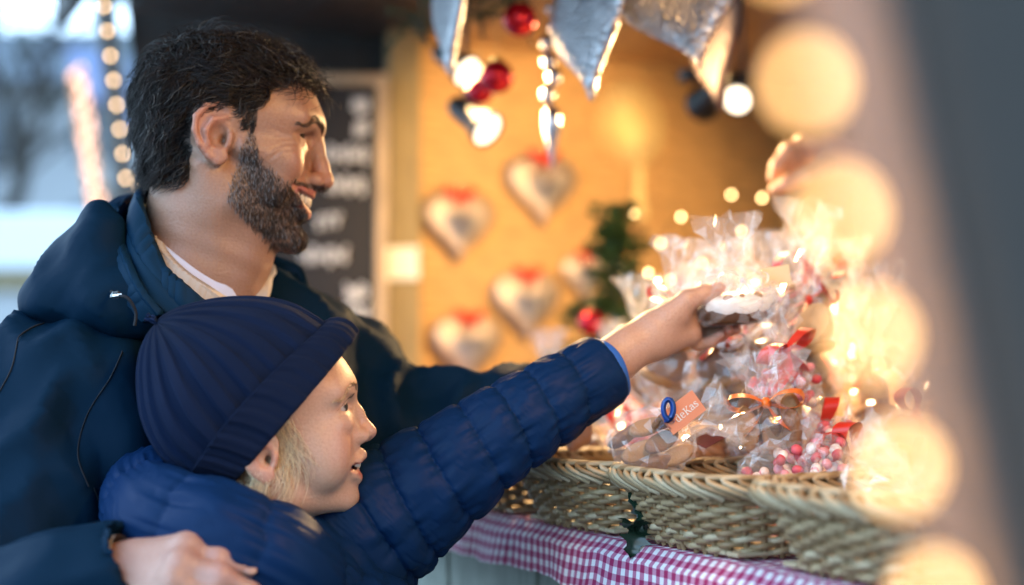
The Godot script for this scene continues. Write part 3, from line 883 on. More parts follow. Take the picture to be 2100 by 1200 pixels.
func boy_clothes(boy: Node3D, put, hip: Vector3) -> void:
	# far sleeve, stretched out over the counter
	var g := Geo.new()
	puff_sleeve(g, [P(650, 1190, 1.40), P(715, 1120, 1.405), P(800, 1050, 1.41), P(895, 985, 1.412), P(985, 918, 1.415), P(1065, 866, 1.425), P(1150, 812, 1.44), P(1255, 750, 1.465)],
		[0.088, 0.082, 0.071, 0.059, 0.0515, 0.047, 0.043, 0.0385], [0.12, 0.25, 0.345, 0.46, 0.575, 0.685, 0.79, 0.885], 0.15, 3, 1.0, 0.09)
	put.call("sleeve", g, M.puffer, boy)
	g = Geo.new()
	var fr := frame(P(1254, 750, 1.465), P(1290, 727, 1.475) - P(1254, 750, 1.465), Vector3.UP)
	var rows := []
	for k in 7:
		var row := PackedVector3Array()
		for u in 49:
			var a := TAU * u / 48
			var r := 0.0345 + 0.0022 * sin(k / 6.0 * PI)
			row.append(fr * Vector3(-0.018 + 0.015 * k / 6.0 + 0.0015 * sin(a * 3.0), sin(a) * r, cos(a) * r))
		rows.append(row)
	rows.append_array(rows.map(func(x): return x).slice(0, 0))
	g.grid(rows, true)
	put.call("cuff_lining", g, M.puffer_lining, boy)
	# near sleeve, hanging
	g = Geo.new()
	puff_sleeve(g, [P(430, 1160, 1.285), P(400, 1240, 1.25), P(420, 1360, 1.215), P(470, 1470, 1.19), P(560, 1490, 1.175), P(660, 1460, 1.165)], [0.058, 0.060, 0.056, 0.050, 0.046, 0.040], [0.16, 0.32, 0.48, 0.64, 0.8, 0.92], 0.09, 5)
	put.call("sleeve", g, M.puffer, boy)
	# padded body
	var f := Field.new()
	var low := hip + Vector3(0, 0.0, 0)
	var high := P(590, 1250, 1.345)
	for q in 6:
		var p := low.lerp(high, q / 5.0)
		f.ell(p, Vector3(0.118, 0.052, 0.15), 0.012 if q > 0 else 0.0, false, Vector3(0, 35, 0))
	f.ell(P(660, 1240, 1.385), Vector3(0.085, 0.07, 0.075), 0.014, false, Vector3(0, 35, 0))
	f.ell(P(700, 1170, 1.41), Vector3(0.068, 0.072, 0.06), 0.014, false, Vector3(0, 30, 20))
	f.ell(P(420, 1210, 1.285), Vector3(0.075, 0.075, 0.06), 0.014)
	f.ell(P(560, 1180, 1.36), Vector3(0.10, 0.07, 0.10), 0.014)
	g = f.net(Vector3(-0.55, 0.42, -1.65), Vector3(0.06, 1.02, -1.08), 0.006)
	folds(g, 12.0, 0.006, 40.0, 0.0018, 12, Vector3(1, 0.7, 1))
	put.call("jacket", g, M.puffer, boy)
	# the hood, a thick padded ring that lies round the neck
	g = Geo.new()
	puff_sleeve(g, [P(700, 1200, 1.40), P(690, 1130, 1.43), P(590, 1060, 1.46), P(450, 1000, 1.45), P(350, 990, 1.39), P(303, 1022, 1.325), P(338, 1068, 1.262), P(440, 1106, 1.236), P(552, 1152, 1.238), P(640, 1212, 1.28), P(690, 1290, 1.30)],
		[0.040, 0.042, 0.044, 0.046, 0.045, 0.044, 0.048, 0.052, 0.051, 0.046, 0.040], [0.10, 0.19, 0.28, 0.37, 0.455, 0.545, 0.655, 0.775, 0.89], 0.13, 7, 1.0, 0.09)
	put.call("hood", g, M.puffer, boy)
	# inner collar and zip
	g = Geo.new()
	sheet(g, [[P(540, 1120, 1.27), P(580, 1110, 1.285), P(620, 1115, 1.31), P(650, 1115, 1.335), P(672, 1100, 1.37), P(690, 1080, 1.41)],
		[P(546, 1082, 1.275), P(584, 1074, 1.29), P(612, 1082, 1.31), P(638, 1086, 1.335), P(655, 1072, 1.37), P(670, 1055, 1.40)]], 50, 10, 0.006, func(uv: Vector2, p: Vector3): return 0.002 * sin(uv.x * 15.0))
	put.call("inner_collar", g, M.puffer_lining, boy)
	for s in [0, 1]:
		g = Geo.new()
		var path := spline([P(628 + s * 11, 1092, 1.318), P(640 + s * 9, 1130, 1.298), P(655 + s * 8, 1180, 1.285), P(672 + s * 8, 1240, 1.278)], 46)
		for k in path.size():
			if (k + s) % 2 == 0:
				g.box(frame(path[k], (path[mini(k + 1, 45)] - path[maxi(k - 1, 0)]), Vector3.BACK), Vector3(0.0022, 0.0030, 0.0030), 0.0006)
		g.tube(path, 0.0016, 5)
		put.call("zip", g, M.zip, boy, "stuff")
	# trousers and shoes
	var tr := Field.new()
	tr.chain([hip + Vector3(0, 0, 0.06), hip + Vector3(0.03, -0.24, 0.07), Vector3(hip.x, 0.07, hip.z + 0.07)], [0.09, 0.065, 0.052], 0.03)
	tr.chain([hip + Vector3(0, 0, -0.06), hip + Vector3(0.03, -0.24, -0.07), Vector3(hip.x, 0.07, hip.z - 0.07)], [0.09, 0.065, 0.052], 0.03)
	g = tr.net(Vector3(-0.6, 0.02, -1.65), Vector3(0.0, 0.66, -1.1), 0.012)
	folds(g, 12.0, 0.008, 24.0, 0.003, 6)
	put.call("trousers", g, M.trouser, boy)
	for s in [-1.0, 1.0]:
		put.call("shoe", shoe(Vector3(hip.x, 0.07, hip.z + 0.07 * s), 0.78), M.shoe, boy)


# ---------------------------------------------------------------- the stall

var stall_o: Vector3
const STALL_U := Vector3(-0.445, 0, -0.8955)   # along the counter, away from the camera
const STALL_W := Vector3(0.8955, 0, -0.445)    # from the counter's front into the stall

func S(a: float, b: float, h: float) -> Vector3:   # h above the counter top
	return stall_o + STALL_U * a + STALL_W * b + Vector3(0, h, 0)

func stall_basis() -> Basis:   # x into the stall, y up, z along the counter towards the camera
	return Basis(STALL_W, Vector3.UP, STALL_W.cross(Vector3.UP))

func heart_outline(n: int, size: float) -> PackedVector2Array:
	var out := PackedVector2Array()
	for k in n:
		var t := TAU * k / n
		out.append(Vector2(16.0 * pow(sin(t), 3.0), 13.0 * cos(t) - 5.0 * cos(2.0 * t) - 2.0 * cos(3.0 * t) - cos(4.0 * t) + 2.5) * size / 32.0)
	return out

func heart_geo(size: float, thick: float, puff := 0.7) -> Geo:   # a cushion in the shape of a heart, facing +z
	var g := Geo.new()
	var rim := heart_outline(48, size)
	var rows := []
	for r in 15:
		var th := PI * r / 14.0
		var s := sin(th)
		s = pow(maxf(s, 0.0), puff)
		var row := PackedVector3Array()
		for k in 49:
			var p := rim[k % 48] * s
			row.append(Vector3(-p.x, p.y, -cos(th) * thick * 0.5))
		rows.append(row)
	g.grid(rows, true, Vector2(6, 4))
	return g

func bow_geo(w: float) -> Geo:   # a tied ribbon: two loops, two ends, a knot
	var g := Geo.new()
	for s in [-1.0, 1.0]:
		var rows := []
		for e in [-1.0, 1.0]:
			var loop := [Vector3(0, 0, 0), Vector3(0.22 * s, 0.16, 0.10), Vector3(0.48 * s, 0.15, 0.08), Vector3(0.5 * s, -0.04, -0.02), Vector3(0.25 * s, -0.10, -0.06), Vector3(0, 0, 0)]
			var pts := []
			for q in loop.size(): pts.append(((loop[q] as Vector3) + Vector3(0, 0, e * 0.11 * (0.35 + 0.65 * sin(PI * q / 5.0)))) * w)
			rows.append(spline(pts, 18))
		g.grid(rows)
		rows = []
		for e in [-1.0, 1.0]:
			rows.append(spline([Vector3(0, 0, 0.05 * e) * w, Vector3(0.14 * s, -0.22, 0.08 + 0.10 * e) * w, Vector3(0.34 * s, -0.42, 0.02 + 0.11 * e) * w], 8))
		g.grid(rows)
	g.ball(Transform3D(Basis.from_scale(Vector3(0.07, 0.085, 0.09) * w), Vector3.ZERO), 8, 6)
	return g

func tied_bow(w: float) -> Geo:   # a full bow of wide ribbon
	var g := Geo.new()
	for s in [-1.0, 1.0]:
		g.ball(Transform3D(Basis.from_euler(Vector3(0, 0, 0.35 * s)) * Basis.from_scale(Vector3(0.27, 0.15, 0.10) * w), Vector3(0.25 * s, 0.07, 0) * w), 14, 10)
		g.tube(spline([Vector3(0, 0, 0), Vector3(0.14 * s, -0.2, 0.05) * w, Vector3(0.26 * s, -0.42, 0.02) * w], 8), 0.07 * w, 6, false, 0.3)
	g.ball(Transform3D(Basis.from_scale(Vector3(0.09, 0.11, 0.12) * w), Vector3.ZERO), 10, 8)
	return g

func planks(parent: Node3D, origin: Vector3, across: Vector3, up: Vector3, out: Vector3, count: int, wide: float, tall: float, thick: float, mats: Array, called := "board") -> void:
	# boards side by side along «across», each its own piece with a recessed joint
	var meshes := []
	for k in 3:
		var g := Geo.new()
		g.box(Transform3D(), Vector3(wide - 0.003 - 0.0006 * k, tall, thick), 0.0025)
		meshes.append(g.mesh())
	for k in count:
		var o := part(called, meshes[rng.randi_range(0, 2)], mats[rng.randi_range(0, mats.size() - 1)], parent)
		o.transform = Transform3D(Basis(across, up, out), origin + across * (k + 0.5) * wide + up * tall * 0.5 + out * rnd(-0.001, 0.001))

func stall() -> void:
	# ---- timber frame, walls, ceiling
	var sb := stall_basis()
	var wall_foot := S(1.9, 0.52, 0)
	wall_foot.y = 0.0
	var wall := thing("side_wall", "honey coloured board wall inside the stall, hung with silver hearts", "wall", Transform3D(Basis(), wall_foot))
	planks(wall, Vector3(0, 0.20, 0), STALL_W, Vector3.UP, STALL_W.cross(Vector3.UP), 2, 0.70, 1.75, 0.02, [M.pine, M.pine_b])
	var lining := Geo.new()
	lining.box(Transform3D(Basis(STALL_W, Vector3.UP, STALL_W.cross(Vector3.UP)), STALL_W * 0.7 + STALL_U * 0.03 + Vector3(0, 1.05, 0)), Vector3(1.44, 1.9, 0.02), 0.002)
	part("outer_skin", lining.mesh(), M.dark_timber, wall)
	var back := thing("back_wall", "shaded board wall at the back of the stall", "wall", Transform3D(Basis(), Vector3(S(1.9, 1.9, 0).x, 0, S(1.9, 1.9, 0).z)))
	planks(back, Vector3(0, 0.25, 0), Vector3.UP, -STALL_U, -STALL_W, 9, 0.19, 3.3, 0.02, [M.pine, M.pine_b, M.pine_c])
	lining = Geo.new()
	lining.box(Transform3D(Basis(-STALL_U, Vector3.UP, -STALL_W * -1.0), STALL_W * 0.03 - STALL_U * 1.65 + Vector3(0, 1.1, 0)), Vector3(3.3, 1.9, 0.02), 0.002)
	part("outer_skin", lining.mesh(), M.dark_timber, back)
	var ceiling := thing("ceiling", "boarded wooden ceiling over the stall", "ceiling", Transform3D(Basis(), Vector3(S(1.95, -0.12, 0).x, 1.88, S(1.95, -0.12, 0).z)))
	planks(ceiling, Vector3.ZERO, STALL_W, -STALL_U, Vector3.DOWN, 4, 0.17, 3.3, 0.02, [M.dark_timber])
	planks(ceiling, STALL_W * 0.68, STALL_W, -STALL_U, Vector3.DOWN, 8, 0.17, 3.3, 0.02, [M.pine, M.pine_b, M.pine_c])
	var roof := thing("stall_roof", "dark pitched roof of the market stall", "roof", Transform3D(Basis(), Vector3(S(1.95, -0.2, 0).x, 1.93, S(1.95, -0.2, 0).z)))
	# the boarded underside runs out over the customers
	var canopy := thing("canopy", "dark boarded canopy of the stall over the customers' heads", "canopy", Transform3D(Basis(), Vector3(S(1.95, -0.75, 0).x, 1.90, S(1.95, -0.75, 0).z)))
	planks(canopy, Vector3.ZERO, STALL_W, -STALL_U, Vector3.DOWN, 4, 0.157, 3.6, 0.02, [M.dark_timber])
	var g := Geo.new()
	g.box(Transform3D(Basis(STALL_W, 0.12) * sb, STALL_W * 0.8 - STALL_U * 1.6 + Vector3(0, 0.24, 0)), Vector3(3.0, 0.03, 3.7), 0.005)
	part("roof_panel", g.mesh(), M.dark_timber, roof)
	g = Geo.new()
	g.box(Transform3D(sb, STALL_W * -0.02 - STALL_U * 1.6 + Vector3(0, 0.03, 0)), Vector3(0.03, 0.16, 3.7), 0.004)
	part("fascia", g.mesh(), M.dark_timber, roof)
	# posts
	var post := thing("corner_post", "squared khaki timber post beside the chalkboard", "post", Transform3D(Basis(), Vector3(P(826, 600, 3.32).x, 0, P(826, 600, 3.32).z)))
	g = Geo.new()
	g.box(Transform3D(Basis.from_euler(Vector3(0, 0.15, 0)), Vector3(0, 1.0, 0)), Vector3(0.078, 2.0, 0.09), 0.006)
	part("shaft", g.mesh(), M.khaki, post)
	var note := Geo.new()
	note.box(Transform3D(Basis.from_euler(Vector3(0, 0.15, 0.03))), Vector3(0.074, 0.076, 0.002), 0.0005)
	tag(part("paper_note", note.mesh(), M.paper, self), "small white paper note pinned to the khaki post", "note")
	find_child("paper_note", false, false).position = P(826, 540, 3.265)
	# dark boarded hut front behind the man
	var hut := thing("hut_front", "dark brown boarded front of the neighbouring hut behind the man", "hut", Transform3D(Basis(), Vector3(P(500, 600, 3.6).x, 0, P(500, 600, 3.6).z)))
	var lean := Basis.from_euler(Vector3(0, 0.05, 0.115))
	for k in 7:
		g = Geo.new()
		g.box(Transform3D(lean, Vector3(-0.205 + 0.11 * k, 1.60, 0)), Vector3(0.107, 2.5, 0.022), 0.003)
		part("board", g.mesh(), M.dark_timber, hut)
	g = Geo.new()
	g.box(Transform3D(lean, Vector3(-0.283, 1.45, 0.05)), Vector3(0.045, 2.2, 0.06), 0.004)
	part("edge_board", g.mesh(), M.grey_timber, hut)
	g = Geo.new()
	g.box(Transform3D(Basis(), Vector3(0.02, 0.3, -0.02)), Vector3(0.8, 0.6, 0.02), 0.004)
	part("plinth", g.mesh(), M.dark_timber, hut)
	g = Geo.new()
	g.box(Transform3D(lean, Vector3(0.125, 1.6, -0.025)), Vector3(0.76, 2.48, 0.015), 0.003)
	part("inner_lining", g.mesh(), M.dark_timber, hut)
	chalkboard()
	# ---- counter
	var counter := thing("counter", "long stall counter with grey green board front", "counter", Transform3D(sb, Vector3(stall_o.x, 0, stall_o.z)))
	g = Geo.new()
	g.box(Transform3D(Basis(), Vector3(0.40, stall_o.y - 0.022, -0.35)), Vector3(0.80, 0.03, 3.0), 0.004)
	part("counter_top", g.mesh(), M.pine_b, counter)
	for k in 12:
		g = Geo.new()
		g.box(Transform3D(Basis(), Vector3(0.03, (stall_o.y - 0.04) * 0.5, 1.13 - 0.25 * k)), Vector3(0.02, stall_o.y - 0.04, 0.244), 0.003)
		part("front_board", g.mesh(), M.sage, counter)
	g = Geo.new()
	for s in [1.1, -1.8]:
		g.box(Transform3D(Basis(), Vector3(0.42, (stall_o.y - 0.04) * 0.5, s)), Vector3(0.72, stall_o.y - 0.05, 0.03), 0.003)
	part("side_panel", g.mesh(), M.sage, counter, "stuff")
	# ---- gingham cloth
	g = Geo.new()
	var no := FastNoiseLite.new()
	no.frequency = 1.0
	var rows := []
	var nu := 420
	for r in 46:
		var row := PackedVector3Array()
		for k in nu:
			var a := 1.84 - 3.0 * k / (nu - 1)
			var s := 0.80 - r / 45.0 * 0.86          # the way down the cloth: from the back of the top to the hem
			var wave := no.get_noise_2d(a * 9.0, 0.0) * 0.6 + 0.5 * sin(a * 31.0 + no.get_noise_2d(a * 4.0, 5.0) * 4.0)
			var b := s
			var h := 0.003 + 0.0018 * no.get_noise_2d(a * 22.0, s * 22.0) + 0.0016
			if s < 0.0:
				var e := clampf(-s / 0.022, 0.0, 1.0)
				b = -0.016 * sin(e * PI * 0.5)
				h += -0.014 * (1.0 - cos(e * PI * 0.5)) - maxf(0.0, -s - 0.022) * 0.99
				b -= maxf(0.0, -s - 0.01) * (0.10 + 0.17 * wave)
				h += 0.006 * no.get_noise_2d(a * 5.0, 20.0) * maxf(0.0, -s) / 0.06 * 1.4
			row.append(S(a, b - 0.006, h))
		rows.append(row)
	g.grid(rows, false, Vector2(3.0 / 0.027, 0.86 / 0.027))
	tag(part("gingham_cloth", g.mesh(), M.gingham, self), "red and white gingham cloth over the counter edge", "tablecloth")

func chalkboard() -> void:
	var at := P(650, 430, 3.22)
	var turn := Basis.from_euler(Vector3(0.02, 0.06, 0.0))
	var board := thing("chalkboard", "black chalkboard price list in a pale wooden frame behind the man's face", "chalkboard", Transform3D(turn, at))
	var g := Geo.new()
	g.box(Transform3D(Basis(), Vector3(0, -0.02, 0)), Vector3(0.27, 0.60, 0.010), 0.002)
	part("slate", g.mesh(), M.slate, board)
	for s in [[Vector3(0.146, -0.02, 0.004), Vector3(0.026, 0.66, 0.02)], [Vector3(-0.146, -0.02, 0.004), Vector3(0.026, 0.66, 0.02)], [Vector3(0, 0.296, 0.004), Vector3(0.264, 0.024, 0.018)], [Vector3(0, -0.336, 0.004), Vector3(0.264, 0.024, 0.018)]]:
		g = Geo.new()
		g.box(Transform3D(Basis(), s[0]), s[1], 0.003)
		part("frame_rail", g.mesh(), M.pale_wood, board)
	# handwriting in chalk: looping strokes, word by word
	for w in [[0.115, 0.235, 0.035, 4], [0.115, 0.185, 0.03, 3], [0.115, 0.125, 0.10, 7], [0.11, 0.055, 0.09, 6], [0.055, -0.03, 0.06, 3], [0.07, -0.105, 0.11, 7], [0.115, -0.19, 0.05, 4], [0.12, -0.235, 0.06, 4]]:
		var path := PackedVector3Array()
		var n: int = w[3] * 10
		for k in n + 1:
			var t: float = float(k) / n
			var tall: float = 0.014 * (1.0 + 0.6 * sin(t * 17.0 + w[1] * 90.0))
			path.append(Vector3(w[0] - w[2] * (1.0 - t) + 0.006 * sin(t * w[3] * TAU), w[1] + tall * cos(t * w[3] * TAU), 0.0065))
		g = Geo.new()
		g.tube(path, 0.0042, 5, false, 0.25)
		part("chalk_word", g.mesh(), M.chalk, board)

# ---------------------------------------------------------------- baskets

# A willow basket with rounded corners that widens upwards: x along the counter's depth, z along its front.
func basket_ring(t: float, w: float, l: float, flare: float, h: float) -> Vector3:
	var c := cos(t)
	var s := sin(t)
	var e := 0.42
	return Vector3(signf(c) * pow(absf(c), e) * (l * 0.5 + flare * h), h, signf(s) * pow(absf(s), e) * (w * 0.5 + flare * h))

func make_basket(called: String, label: String, w: float, l: float, tall: float) -> Node3D:
	var root := thing(called, label, "basket", Transform3D(), "willow baskets along the counter")
	var around := 520
	var rods := 60
	var flare := 0.42
	var ring := func(u: float, h: float, out: float) -> Vector3:
		var p := basket_ring(u, w, l, flare, h)
		var q := Vector3(p.x, 0, p.z)
		return p + q.normalized() * out
	# even steps along the outline
	var table := PackedFloat32Array()
	var length := 0.0
	var prev: Vector3 = ring.call(0.0, 0.05, 0.0)
	var steps := 2000
	for k in steps + 1:
		var p: Vector3 = ring.call(TAU * k / steps, 0.05, 0.0)
		length += p.distance_to(prev)
		table.append(length)
		prev = p
	var even := func(x: float) -> float:
		var want := fposmod(x, 1.0) * length
		var k := table.bsearch(want)
		return TAU * minf(k, steps) / steps
	var us := PackedFloat32Array()
	for k in around + 1: us.append(even.call(float(k) / around) + (TAU if k == around else 0.0))
	var courses := int(tall / 0.0054)
	for r in courses:
		var g := Geo.new()
		var path := PackedVector3Array()
		var h := 0.006 + r * 0.0054
		for k in around + 1:
			var x := float(k) / around
			var weave := sin(PI * (x * rods + r)) * 0.0034
			path.append(ring.call(us[k], h + 0.0005 * sin(x * 40.0 + r * 2.0) + 0.0010 * sin(PI * (x * rods + r) + 1.57), weave))
		g.tube(path, 0.0034, 5)
		part("weaver", g.mesh(), [M.willow, M.willow_b, M.willow_c][rng.randi_range(0, 2)], root)
	for k in rods:
		var g := Geo.new()
		var u: float = even.call((k + 0.5) / rods)
		g.tube(PackedVector3Array([ring.call(u, 0.0, 0.0), ring.call(u, tall * 0.5, 0.0), ring.call(u, tall, 0.0)]), 0.0028, 5)
		part("stake", g.mesh(), M.willow_b, root)
	# plaited border: every rod comes up from below, turns over the edge and runs back inwards, so that they lie like a plait
	var count := 84
	for k in count:
		var x := float(k) / count
		var path := PackedVector3Array()
		for q in 13:
			var t := q / 12.0
			var e := t * 2.0 if t < 0.5 else 2.0 - t * 2.0
			var a: float = even.call(x + (0.1 + smoothstep(0.0, 1.0, e) * 2.9) / count)
			var th := lerpf(-0.75, 2.6, t)
			path.append(ring.call(a, tall + 0.002 + 0.0115 * sin(th) , 0.001 + 0.0105 * cos(th) + 0.0025 * sin(PI * e)))
		var g := Geo.new()
		g.tube(path, 0.0029, 6)
		part("border_rod", g.mesh(), [M.willow, M.willow_b, M.willow_c][k % 3], root)
	var core := Geo.new()
	var core_path := PackedVector3Array()
	for k in around + 1: core_path.append(ring.call(us[k], tall + 0.001, 0.0))
	core.tube(core_path, 0.0085, 8)
	part("border_core", core.mesh(), M.willow_b, root)
	var g := Geo.new()
	for k in 9:
		g.box(Transform3D(Basis(), Vector3(0, 0.004, (k - 4) * w / 9.0)), Vector3(l, 0.004, w / 9.0 - 0.002), 0.001)
	part("base", g.mesh(), M.willow_c, root, "stuff")
	return root

# ---------------------------------------------------------------- wrapped sweets

# A crumpled pouch of clear film: rows from the bottom to the gathered neck and the tuft above it.
func film(wide: float, deep: float, tall: float, tuft: float, as_seed: int) -> Geo:
	var no := FastNoiseLite.new()
	no.frequency = 1.0
	no.seed = as_seed
	no.fractal_octaves = 2
	var r := RandomNumberGenerator.new()
	r.seed = as_seed
	var pts := []
	var n := 26
	var m := 20
	for q in m:
		var t := q / (m - 1.0)
		var row := []
		for k in n:
			var a := TAU * k / n
			var h := 0.0
			var s := 0.0
			if t < 0.7:
				var e := t / 0.7
				h = tall * e
				s = pow(sin(PI * clampf(0.10 + e * 0.84, 0, 1)), 0.5) * lerpf(1.0, 0.55, e * e * e)
				if e > 0.9: s = lerpf(s, 0.12, (e - 0.9) * 10.0)
				if q == 0: s *= 0.4
			else:
				var e := (t - 0.7) / 0.3
				h = tall + tuft * e
				s = lerpf(0.12, 0.62, pow(e, 0.8)) * (1.0 + 0.55 * sin(a * 5.0 + as_seed) * e + 0.3 * no.get_noise_2d(k * 3.0, q))
			var p := Vector3(cos(a) * wide * 0.5 * s, h, sin(a) * deep * 0.5 * s)
			p += Vector3(no.get_noise_3d(k * 0.9, q * 0.9, 1.0), no.get_noise_3d(k * 0.9, q * 0.9, 30.0) * 0.8, no.get_noise_3d(k * 0.9, q * 0.9, 70.0)) * 0.10 * wide
			p += Vector3(r.randf_range(-1, 1), r.randf_range(-1, 1), r.randf_range(-1, 1)) * 0.028 * wide
			row.append(p)
		pts.append(row)
	var g := Geo.new()
	for q in m - 1:
		for k in n:
			var a: Vector3 = pts[q][k]
			var b: Vector3 = pts[q][(k + 1) % n]
			var c: Vector3 = pts[q + 1][(k + 1) % n]
			var d: Vector3 = pts[q + 1][k]
			for t in [[a, d, b], [b, d, c]]:
				var nn: Vector3 = ((t[1] - t[0]) as Vector3).cross(t[2] - t[0]).normalized()
				var i0 := g.vert(t[0], nn)
				g.vert(t[1], nn)
				g.vert(t[2], nn)
				g.tri(i0, i0 + 1, i0 + 2)
	return g

func biscuit(size: Vector3, as_seed: int) -> Geo:   # a rounded, slightly uneven cake lying flat
	var g := Geo.new()
	g.ball(Transform3D(Basis.from_scale(size * 0.5)), 20, 12)
	var no := FastNoiseLite.new()
	no.frequency = 60.0
	no.seed = as_seed
	for k in g.v.size():
		var p := g.v[k]
		var q := p / (size * 0.5)
		var flat := pow(absf(q.y), 0.55) * signf(q.y)
		g.v[k] = Vector3(p.x, flat * size.y * 0.5 * 0.8, p.z) * (1.0 + 0.09 * no.get_noise_3dv(p))
	g.smooth(0, 0)
	return g

# kind: 0 iced gingerbread heart, 1 round biscuits, 2 sugared pink sweets, 3 almonds, 4 gingerbread with white icing
func make_bag(called: String, kind: int, ribbon: Material, as_seed: int, wide: float, tall: float, tuft: float) -> Node3D:
	var root := thing(called, "", "sweets bag")
	var deep := wide * (0.5 if kind != 4 else 0.8)
	part("film", film(wide, deep, tall, tuft, as_seed).mesh(), M.film, root)
	var r := RandomNumberGenerator.new()
	r.seed = as_seed
	var g := Geo.new()
	if kind == 0:
		g.join(heart_geo(wide * 0.72, wide * 0.16), Transform3D(Basis(), Vector3(0, tall * 0.42, 0)))
		part("gingerbread_heart", g.mesh(), M.ginger, root)
		g = Geo.new()
		var path := PackedVector3Array()
		for p in heart_outline(40, wide * 0.56): path.append(Vector3(-p.x, p.y + tall * 0.42, wide * 0.085))
		path.append(path[0])
		g.tube(path, wide * 0.022, 6, true)
		part("icing_line", g.mesh(), M.icing, root)
	elif kind == 1:
		for k in 4:
			g = Geo.new()
			g.join(biscuit(Vector3(wide * 0.6, wide * 0.2, wide * 0.6), as_seed + k), Transform3D(Basis.from_euler(Vector3(r.randf_range(-0.5, 0.5) + 1.2 * (k % 2), r.randf_range(0, 3), r.randf_range(-0.4, 0.4))), Vector3(r.randf_range(-0.1, 0.1) * wide, tall * (0.2 + 0.17 * k), r.randf_range(-0.06, 0.06) * wide)))
			part("biscuit", g.mesh(), [M.biscuit, M.ginger][k % 2], root)
	elif kind == 2 or kind == 3:
		for k in 90:
			var s := wide * (0.055 if kind == 2 else 0.085)
			var e := r.randf()
			var y := tall * (0.12 + 0.62 * e)
			var p := Vector3(r.randf_range(-1, 1) * wide * 0.36, y, r.randf_range(-1, 1) * deep * 0.34)
			g.tint = [Color(0.62, 0.10, 0.13), Color(0.75, 0.30, 0.34), Color(0.8, 0.72, 0.68), Color(0.55, 0.05, 0.07)][k % 4] if kind == 2 else Color(0.26, 0.12, 0.055) * r.randf_range(0.6, 1.4)
			g.tint.a = 1.0
			g.ball(Transform3D(Basis.from_euler(Vector3(r.randf() * 3, r.randf() * 3, 0)).scaled(Vector3.ONE) * Basis.from_scale(Vector3(s, s * 0.8, s * (1.0 if kind == 2 else 1.6))), p), 9, 6)
		part("sugared_sweets" if kind == 2 else "almonds", g.mesh(), M.sweet, root, "stuff")
	elif kind == 5:
		for k in 7:
			g = Geo.new()
			g.join(biscuit(Vector3(wide * 0.22, wide * 0.15, wide * 0.46), as_seed + k), Transform3D(Basis.from_euler(Vector3(1.35 + r.randf_range(-0.25, 0.25), r.randf_range(-0.5, 0.5), r.randf_range(-0.6, 0.6))), Vector3((k % 3 - 1) * wide * 0.22, tall * (0.22 + 0.13 * k * 0.7), r.randf_range(-0.12, 0.12) * wide)))
			part("gingerbread_finger", g.mesh(), [M.ginger, M.biscuit][k % 2], root)
	else:
		g.join(biscuit(Vector3(wide * 0.84, wide * 0.42, wide * 0.7), as_seed), Transform3D(Basis(), Vector3(0, tall * 0.26, 0)))
		part("gingerbread", g.mesh(), M.choc, root)
		g = Geo.new()
		g.join(biscuit(Vector3(wide * 0.80, wide * 0.34, wide * 0.66), as_seed + 1), Transform3D(Basis(), Vector3(0, tall * 0.34, 0.004)))
		part("icing", g.mesh(), M.icing, root)
		for k in 3:
			g = Geo.new()
			g.join(biscuit(Vector3(0.012, 0.006, 0.009), k), Transform3D(Basis.from_euler(Vector3(1.0, k, 0)), Vector3((k - 1) * 0.016, tall * 0.42 + 0.004, wide * 0.26)))
			part("almond", g.mesh(), M.biscuit, root)
	if ribbon:
		g = Geo.new()
		g.join(bow_geo(wide * 0.72), Transform3D(Basis(), Vector3(0, tall * 1.0, wide * 0.06)))
		part("ribbon", g.mesh(), ribbon, root)
	return root

func price_tag(parent: Node3D, at: Transform3D, size: Vector2, m: Material, words: String) -> void:
	var g := Geo.new()
	g.box(at, Vector3(size.x, size.y, 0.0008), 0.0002)
	var card := part("tag", g.mesh(), m, parent)
	if words:
		var t := TextMesh.new()
		var font := SystemFont.new()
		font.font_names = PackedStringArray(["Droid Serif"])
		t.font = font
		t.text = words
		t.font_size = 32
		t.pixel_size = size.x * 0.0074
		t.depth = 0.0004
		var o := part("lettering", t, M.chalk, card)
		o.transform = at * Transform3D(Basis.from_euler(Vector3(0, 0, 0.06)), Vector3(size.x * 0.09, -size.y * 0.05, 0.0008))

